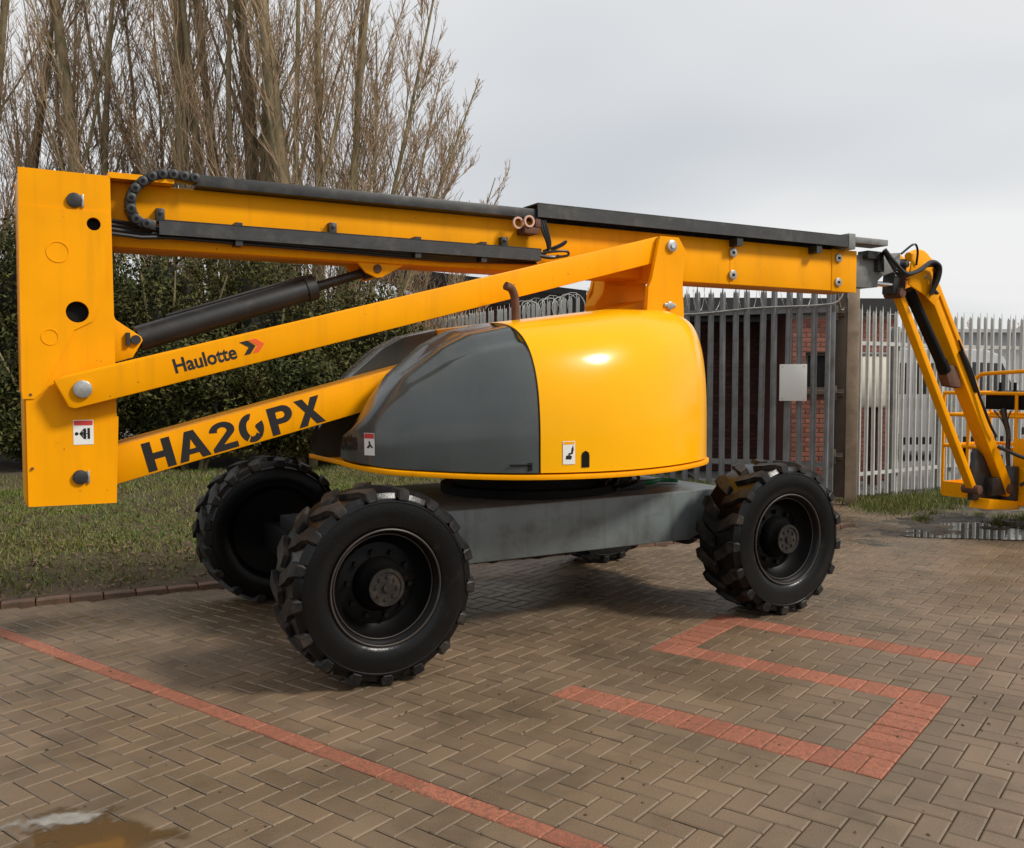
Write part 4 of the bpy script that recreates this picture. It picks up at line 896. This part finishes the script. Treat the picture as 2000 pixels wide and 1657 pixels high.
bb = tag(empty('brick_building', (4.0, 14.4, 0), R(3)), 'low red brick building with a black fascia behind the gate and fence', 'building')
brick_wall(bb, 'wall', .40, 2.05, 0, 2.62, 0, 'brick', 'mortar', [(.62, 1.10, 1.42, 2.02)], pick=lambda c: abs(c[0]-1.2)+.3*abs(c[1]-1.4), npick=230)
window(bb, .62, 1.10, 1.42, 2.02, 0, 'post_dark')
m = MB(); m.box((2.05, .02, 0), (2.06, 6, 2.6)); part(m, 'side_wall', 'brick', bb)
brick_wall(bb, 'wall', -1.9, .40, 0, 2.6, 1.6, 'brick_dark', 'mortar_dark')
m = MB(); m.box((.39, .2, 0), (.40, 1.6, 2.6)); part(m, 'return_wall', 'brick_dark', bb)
m = MB(); m.box((-2.0, -.12, 2.62), (2.2, -.06, 2.86)); part(m, 'fascia', 'roof_dark', bb)
m = MB(); m.box((-2.0, -.06, 2.66), (2.2, 6.2, 2.80)); part(m, 'roof', 'roof_dark', bb)
cbn = tag(empty('utility_cabinet', (5.36, 13.55, 0), R(24)), 'cream utility cabinet standing behind the pale fence by the brick wall', 'cabinet')
m = MB(); m.box((-.26, 0, 1.18), (.26, .42, 1.96)); cb_ = part(m, 'body', 'cabinet', cbn, bevel=.006)
for x in (-.13, .13): m = MB(); m.box((x-.122, -.012, 1.20), (x+.122, -.002, 1.94)); dr = part(m, 'door', 'cabinet', cbn, bevel=.003)
m = MB(); m.box((-.29, -.04, 1.962), (.29, .45, 1.995)); part(m, 'lid', 'cabinet_grey', cbn)
for x in (-.2, .2): m = MB(); m.box((x-.03, .1, 0), (x+.03, .3, 1.18)); part(m, 'leg', 'rust', cbn)
# house with pitched dark roof seen over the hedge end
rb = tag(empty('workshop', (-3.6, 23.5, 0), R(-8)), 'dark roofed brick workshop seen beyond the end of the hedge', 'building')
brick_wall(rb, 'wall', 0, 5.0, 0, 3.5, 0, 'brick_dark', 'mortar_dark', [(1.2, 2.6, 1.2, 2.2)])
window(rb, 1.2, 2.6, 1.2, 2.2, 0, 'post_dark', 2)
m = MB(); m.prism([(-.3, 4.35), (7.5, 3.35), (7.5, 3.5), (-.3, 4.55)], -.4, 8); part(m, 'roof', 'roof_dark', rb)
# far right: van, grey block, brick house
vn = tag(empty('delivery_van', (8.6, 19.0, -.03), R(12)), 'pale grey delivery van parked in the yard beyond the pale fence', 'van')
m = MB(); m.prism([(-2.4, .35), (2.35, .35), (2.45, .75), (2.25, 1.10), (1.55, 1.30), (1.05, 2.10), (.6, 2.25), (-2.35, 2.25), (-2.42, 1.2)], -.95, .95); vb = part(m, 'body', 'van_white', vn, bevel=.06)
for x0, x1, k in ((-2.1, -1.15, 0), (-1.0, -.05, 0)): m = MB(); m.prism([(x0, 1.35), (x1, 1.35), (x1, 1.95), (x0, 1.95)], -.957, -.945); part(m, 'window', 'glass', vn)
m = MB(); m.prism([(.15, 1.30), (1.35, 1.30), (1.0, 1.95), (.15, 1.98)], -.957, -.945); part(m, 'window', 'glass', vn)
for x in (-1.55, 1.5):
    for y in (-.9, .9):
        m = MB(); m.cyl((x, y-.1, .34), (x, y+.1, .34), .34, 24); w = part(m, 'wheel', 'tyre', vn, bevel=.02); m = MB(); m.cyl((x, y-.105, .34), (x, y+.105, .34), .19, 20); part(m, 'rim', 'steel', w)
m = MB(); m.box((-2.3, -.96, .36), (2.3, -.94, .5)); part(m, 'sill_trim', 'black', vn)
gb = tag(empty('grey_block', (9.2, 27, 0), R(4)), 'pale grey rendered block far behind the fence', 'building')
m = MB(); m.box((-2.5, 0, 0), (8.2, 6, 3.0)); part(m, 'wall', 'render_grey', gb)
for x in (-1.8, -.2, 1.4, 3.0): window(gb, x, x+1.0, 1.6, 2.6, -.05, 'white', 2)
m = MB(); m.box((-2.7, -.3, 3.0), (8.4, 6.2, 3.1)); part(m, 'roof', 'roof_sheet', gb)
fb = tag(empty('far_house', (19.2, 36, 0), R(-6)), 'orange brick house with dark windows far behind the fence', 'building')
m = MB(); m.box((-2.6, 0, 0), (7, 6, 2.75)); part(m, 'wall', 'far_brick', fb)
for x in (-2.1, -.4, 1.3, 3.0):
    window(fb, x, x+1.1, 1.1, 2.2, -.05, 'white', 2)
m = MB(); m.v = [(-2.9, -.3, 2.75), (7.3, -.3, 2.75), (7.3, 6.3, 2.75), (-2.9, 6.3, 2.75), (-2.0, 2.6, 3.6), (6.4, 2.6, 3.6)]; m.f = [(0, 1, 5, 4), (1, 2, 5), (2, 3, 4, 5), (3, 0, 4), (3, 2, 1, 0)]; m.m = [0]*5; part(m, 'roof', 'roof_dark', fb)

# ------------------------------------------------------------------ planting
def leaves(center, rad, n, size, seed, mat, blobs=44, squash=.8):
    r_ = np.random.default_rng(seed); cx = np.array(center); rad = np.array(rad)
    bc = r_.normal(size=(blobs, 3)); bc /= np.linalg.norm(bc, axis=1)[:, None]; bc *= r_.uniform(.35, .82, (blobs, 1)); br = r_.uniform(.20, .36, blobs)
    idx = r_.integers(0, blobs, n); d = r_.normal(size=(n, 3)); d /= np.linalg.norm(d, axis=1)[:, None]
    rr = br[idx]*(r_.uniform(.55, 1.08, n)); P = (bc[idx]+d*rr[:, None])*rad+cx
    P[:, 2] = np.maximum(P[:, 2], .25+r_.random(n)*.2)
    nrm = d+r_.normal(0, .6, (n, 3)); nrm /= np.linalg.norm(nrm, axis=1)[:, None]
    t = np.cross(nrm, r_.normal(size=(n, 3))); t /= np.linalg.norm(t, axis=1)[:, None]; b = np.cross(nrm, t)
    s = size*r_.uniform(.6, 1.4, n)[:, None]
    V = np.stack([P-t*s, P+b*s*.45+nrm*s*.15, P+t*s, P-b*s*.45+nrm*s*.15], 1).reshape(-1, 3)
    return V, np.arange(4*n).reshape(-1, 4), bc*rad+cx, br
def bush(label, x, y, rx, ry, h, n, seed, mat='leaf', size=.034):
    root = tag(empty('evergreen_bush', (x, y, .2)), label, 'bush', 'evergreen bushes behind the verge')
    V, F, bc, br = leaves((0, 0, h/2), (rx, ry, h/2*1.08), n, size, seed, mat)
    link('foliage', np_mesh('foliage', V, F, mat), None, root)
    V2, F2, _, _ = leaves((0, 0, h/2), (rx*1.02, ry*1.02, h/2*1.1), n//4, size*1.1, seed+50, 'leaf_bright'); link('foliage', np_mesh('foliage', V2, F2, 'leaf_bright'), None, root)
    bm = bmesh.new(); bmesh.ops.create_icosphere(bm, subdivisions=4, radius=1); me = bpy.data.meshes.new('dark_core')
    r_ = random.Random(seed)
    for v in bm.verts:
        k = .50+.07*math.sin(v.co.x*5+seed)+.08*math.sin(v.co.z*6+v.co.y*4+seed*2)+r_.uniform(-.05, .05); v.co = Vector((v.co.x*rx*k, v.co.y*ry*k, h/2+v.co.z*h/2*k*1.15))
    bm.to_mesh(me); bm.free(); link('dark_core', me, 'core', root)  # solid dark core against see-through; shade among the leaves is put into its colour
    m = MB()
    for k in range(5): a = r_.uniform(0, 6.28); m.tube([(0, 0, -.3), (rx*.4*math.cos(a), ry*.4*math.sin(a), h*.45), (rx*.75*math.cos(a), ry*.75*math.sin(a), h*.8)], .04, 6, r1=.012)
    part(m, 'stem', 'bark', root); return root
BU = [(-9.6, 14.2, 1.7, 1.5, 4.3, 'tall evergreen bush left of the mast at the picture edge'), (-7.2, 14.0, 1.6, 1.4, 4.0, 'evergreen bush directly behind the yellow mast'),
      (-5.4, 14.3, 1.5, 1.4, 3.7, 'evergreen bush behind the lift cylinder near the mast'), (-3.9, 14.6, 1.4, 1.3, 3.6, 'evergreen bush behind the middle of the lift cylinder'),
      (-2.6, 15.2, 1.3, 1.3, 3.1, 'evergreen bush at the right end of the hedge near the workshop'), (-4.6, 13.2, 1.2, 1.0, 2.3, 'low front bush between the two yellow arms'),
      (-6.4, 12.9, 1.2, 1.0, 2.2, 'low front bush just right of the mast foot'), (-3.0, 13.7, 1.2, 1.0, 2.0, 'low bush behind the grey engine cover tip'), (-8.4, 13.0, 1.3, 1.0, 2.4, 'low front bush left of the mast')]
for i, (x, y, rx, ry, h, lb) in enumerate(BU): bush(lb, x, y, rx, ry, h, 26000, 100+i)

def tree(name, label, x, y, stems, H, seed, group='bare poplars behind the hedge', nbr=46, z0=.2, spread=1.0, rmul=1.0, twigmul=1.0):
    r_ = random.Random(seed); root = tag(empty(name, (x, y, z0)), label, 'tree', group); T = MB(); C = MB()
    def grow(mb, p, d, ln, r0, r1, sides, wob, up=.0, seg=5):
        pts = [p]; d = d.normalized()
        for i in range(seg):
            d = (d+Vector((r_.gauss(0, wob), r_.gauss(0, wob), r_.gauss(0, wob)+up))).normalized(); pts.append(pts[-1]+d*ln/seg)
        mb.tube(pts, r0, sides, False, r1); return pts, d
    def at(pts, t):
        k = t*(len(pts)-1); i = min(int(k), len(pts)-2); f = k-i; return pts[i].lerp(pts[i+1], f), (pts[i+1]-pts[i]).normalized()
    for (bx, by, lx, ly, r0, hh) in stems:
        pts, _ = grow(T, Vector((bx, by, -.3)), Vector((lx, ly, 1)), hh, r0, r0*.22, 9, .022, .01, 12)
        nb = int(nbr*1.1*hh/H)
        for k in range(nb):
            t = r_.uniform(.10, .97); p, d = at(pts, t); a = r_.uniform(0, 2*PI); side = Vector((math.cos(a), math.sin(a), 0))
            bd = d*1.0+side*r_.uniform(.30, .75)*spread; ln = (1-t*.65)*hh*r_.uniform(.22, .42); rb_ = r0*(1-t*.75)*r_.uniform(.16, .36)
            bp, bdir = grow(T, p, bd, ln, rb_, .006, 5, .05, .09, 6)
            for q in range(int(12*twigmul)):
                tt = r_.uniform(.12, .98); p2, d2 = at(bp, tt); a2 = r_.uniform(0, 2*PI); sd2 = Vector((math.cos(a2), math.sin(a2), r_.uniform(-.1, .3)))
                l2 = ln*r_.uniform(.16, .40)*(1.1-tt*.5); sp2, _ = grow(C, p2, d2+sd2*r_.uniform(.35, .8)*spread, l2, max(.006, rb_*.22), .003, 3, .07, .07, 4)
                for w_ in range(4):
                    p3, d3 = at(sp2, r_.uniform(.2, .98)); a3 = r_.uniform(0, 2*PI)
                    grow(C, p3, d3+Vector((math.cos(a3), math.sin(a3), .2))*.6, l2*r_.uniform(.3, .6), .005, .0025, 3, .06, .05, 2)
    link('trunk', T_mesh(T, 'trunk', 'bark'), None, root); link('crown', T_mesh(C, 'crown', 'twig'), None, root); return root
def T_mesh(mb, name, mat):
    me = bpy.data.meshes.new(name); me.from_pydata(mb.v, [], mb.f); me.materials.append(MATS[mat]); me.polygons.foreach_set('use_smooth', [True]*len(me.polygons)); me.update(); return me
def tx(px, Y): return (px-1000)/1787*Y
Yt = 17.5
def fan(lst): return [(bx, by, ln, 0, r_, h_) for bx, by, ln, r_, h_ in lst]
tree('poplar_tree', 'bare poplar at the left picture edge with branches leaning right', tx(-60, Yt), Yt, fan([(0, 0, .10, .15, 12), (.3, .3, .16, .10, 11), (.5, .2, .26, .07, 9), (-.5, 0, .02, .14, 12), (.15, .4, .2, .08, 10)]), 12, 1, nbr=30, spread=.85)
tree('poplar_tree', 'bare poplar with two straight stems rising behind the mast', tx(160, Yt), Yt, fan([(0, 0, -.03, .17, 13), (.36, .2, .02, .10, 12), (.5, .3, .05, .07, 11), (-.5, .6, -.06, .08, 11), (-.2, .3, -.1, .06, 10)]), 13, 2, nbr=30, spread=.8)
tree('poplar_tree', 'bare poplar of slim leaning stems behind the energy chain', tx(300, Yt+.6), Yt+.6, fan([(0, 0, -.10, .07, 10), (.5, .3, -.16, .06, 9.5), (-.3, .4, .05, .06, 10), (.9, 0, -.2, .05, 9), (.3, .2, .02, .05, 10)]), 10, 3, nbr=26, spread=.85)
tree('poplar_tree', 'bare poplar fanning into thick stems behind the middle of the boom', tx(480, Yt-.5), Yt-.5, fan([(-.62, .2, -.125, .165, 13), (-.45, .4, -.10, .09, 12), (-.30, .1, -.075, .11, 12), (-.12, .3, -.05, .13, 13), (.04, 0, -.025, .09, 12), (.20, .3, -.005, .19, 14), (.33, .1, .012, .10, 13), (.46, .3, .03, .12, 13)]), 14, 4, nbr=26, spread=.7)
tree('poplar_tree', 'bare poplar with a heavy trunk and branches fanning right to open sky', tx(605, Yt-1), Yt-1, fan([(0, 0, -.02, .20, 13), (.12, .2, .03, .11, 12.5), (.22, 0, .08, .10, 12), (.30, .2, .14, .085, 10.5), (.36, 0, .21, .07, 9.2), (.45, .2, .30, .06, 7.6), (.50, 0, .40, .045, 6.4), (-.14, .2, -.04, .08, 12)]), 13, 5, nbr=27, spread=.9)
tree('poplar_tree', 'small bare poplar at the right end of the row', tx(712, Yt), Yt, fan([(0, 0, .05, .06, 8.2), (.15, .2, .13, .05, 7.6), (.3, .2, .22, .045, 6.8), (.45, 0, .34, .04, 5.9), (.55, .2, .48, .035, 5.0), (-.2, .2, .0, .05, 8.5)]), 8.5, 6, nbr=26, spread=1.05)
for sx_, sy_, sh_, lb_ in ((-2.3, 18.0, 3.2, 'bare brown shrub left of the workshop roof end'), (-.9, 18.6, 3.0, 'bare brown shrub under the workshop roof'), (1.4, 17.5, 2.9, 'bare brown shrub behind the receding dark fence')):
    tree('bare_shrub', lb_, sx_, sy_, [(random.uniform(-.8, .8), random.uniform(-.4, .4), random.uniform(-.4, .4), 0, .03, sh_*random.uniform(.8, 1)) for _ in range(6)], sh_, int(sx_*10)+60, 'bare shrubs beyond the hedge', nbr=16, z0=0)
tree('bare_shrub', 'tangle of bare shrub twigs above the fence right of the jib', 16.5, 31, [(-.6, 0, -.1, 0, .03, 3.6), (0, 0, .05, 0, .03, 3.8), (.6, 0, .15, 0, .03, 3.5)], 3.8, 8, 'bare shrubs beyond the hedge', nbr=18, z0=0)
ct = tag(empty('conifer_tree', (20.2, 33.5, 0)), 'dark conifer top showing at the right picture edge', 'tree')
m = MB(); m.tube([(0, 0, 0), (0, 0, 5.4)], .14, 8, r1=.02); part(m, 'trunk', 'bark', ct)
V = []; F = []
for k in range(5200):
    h_ = random.random()**.8; a = random.uniform(0, 6.28); rr = 1.9*(1-h_)*random.uniform(.3, 1); z = .5+4.9*h_-.12*rr; p = Vector((math.cos(a)*rr, math.sin(a)*rr, z)); d = Vector((math.cos(a), math.sin(a), .35)).normalized()*.22; s_ = Vector((-math.sin(a), math.cos(a), 0))*.03; b = len(V); V += [tuple(p-s_), tuple(p+s_), tuple(p+d)]; F.append((b, b+1, b+2))
link('crown', np_mesh('crown', V, F, 'conifer'), None, ct)
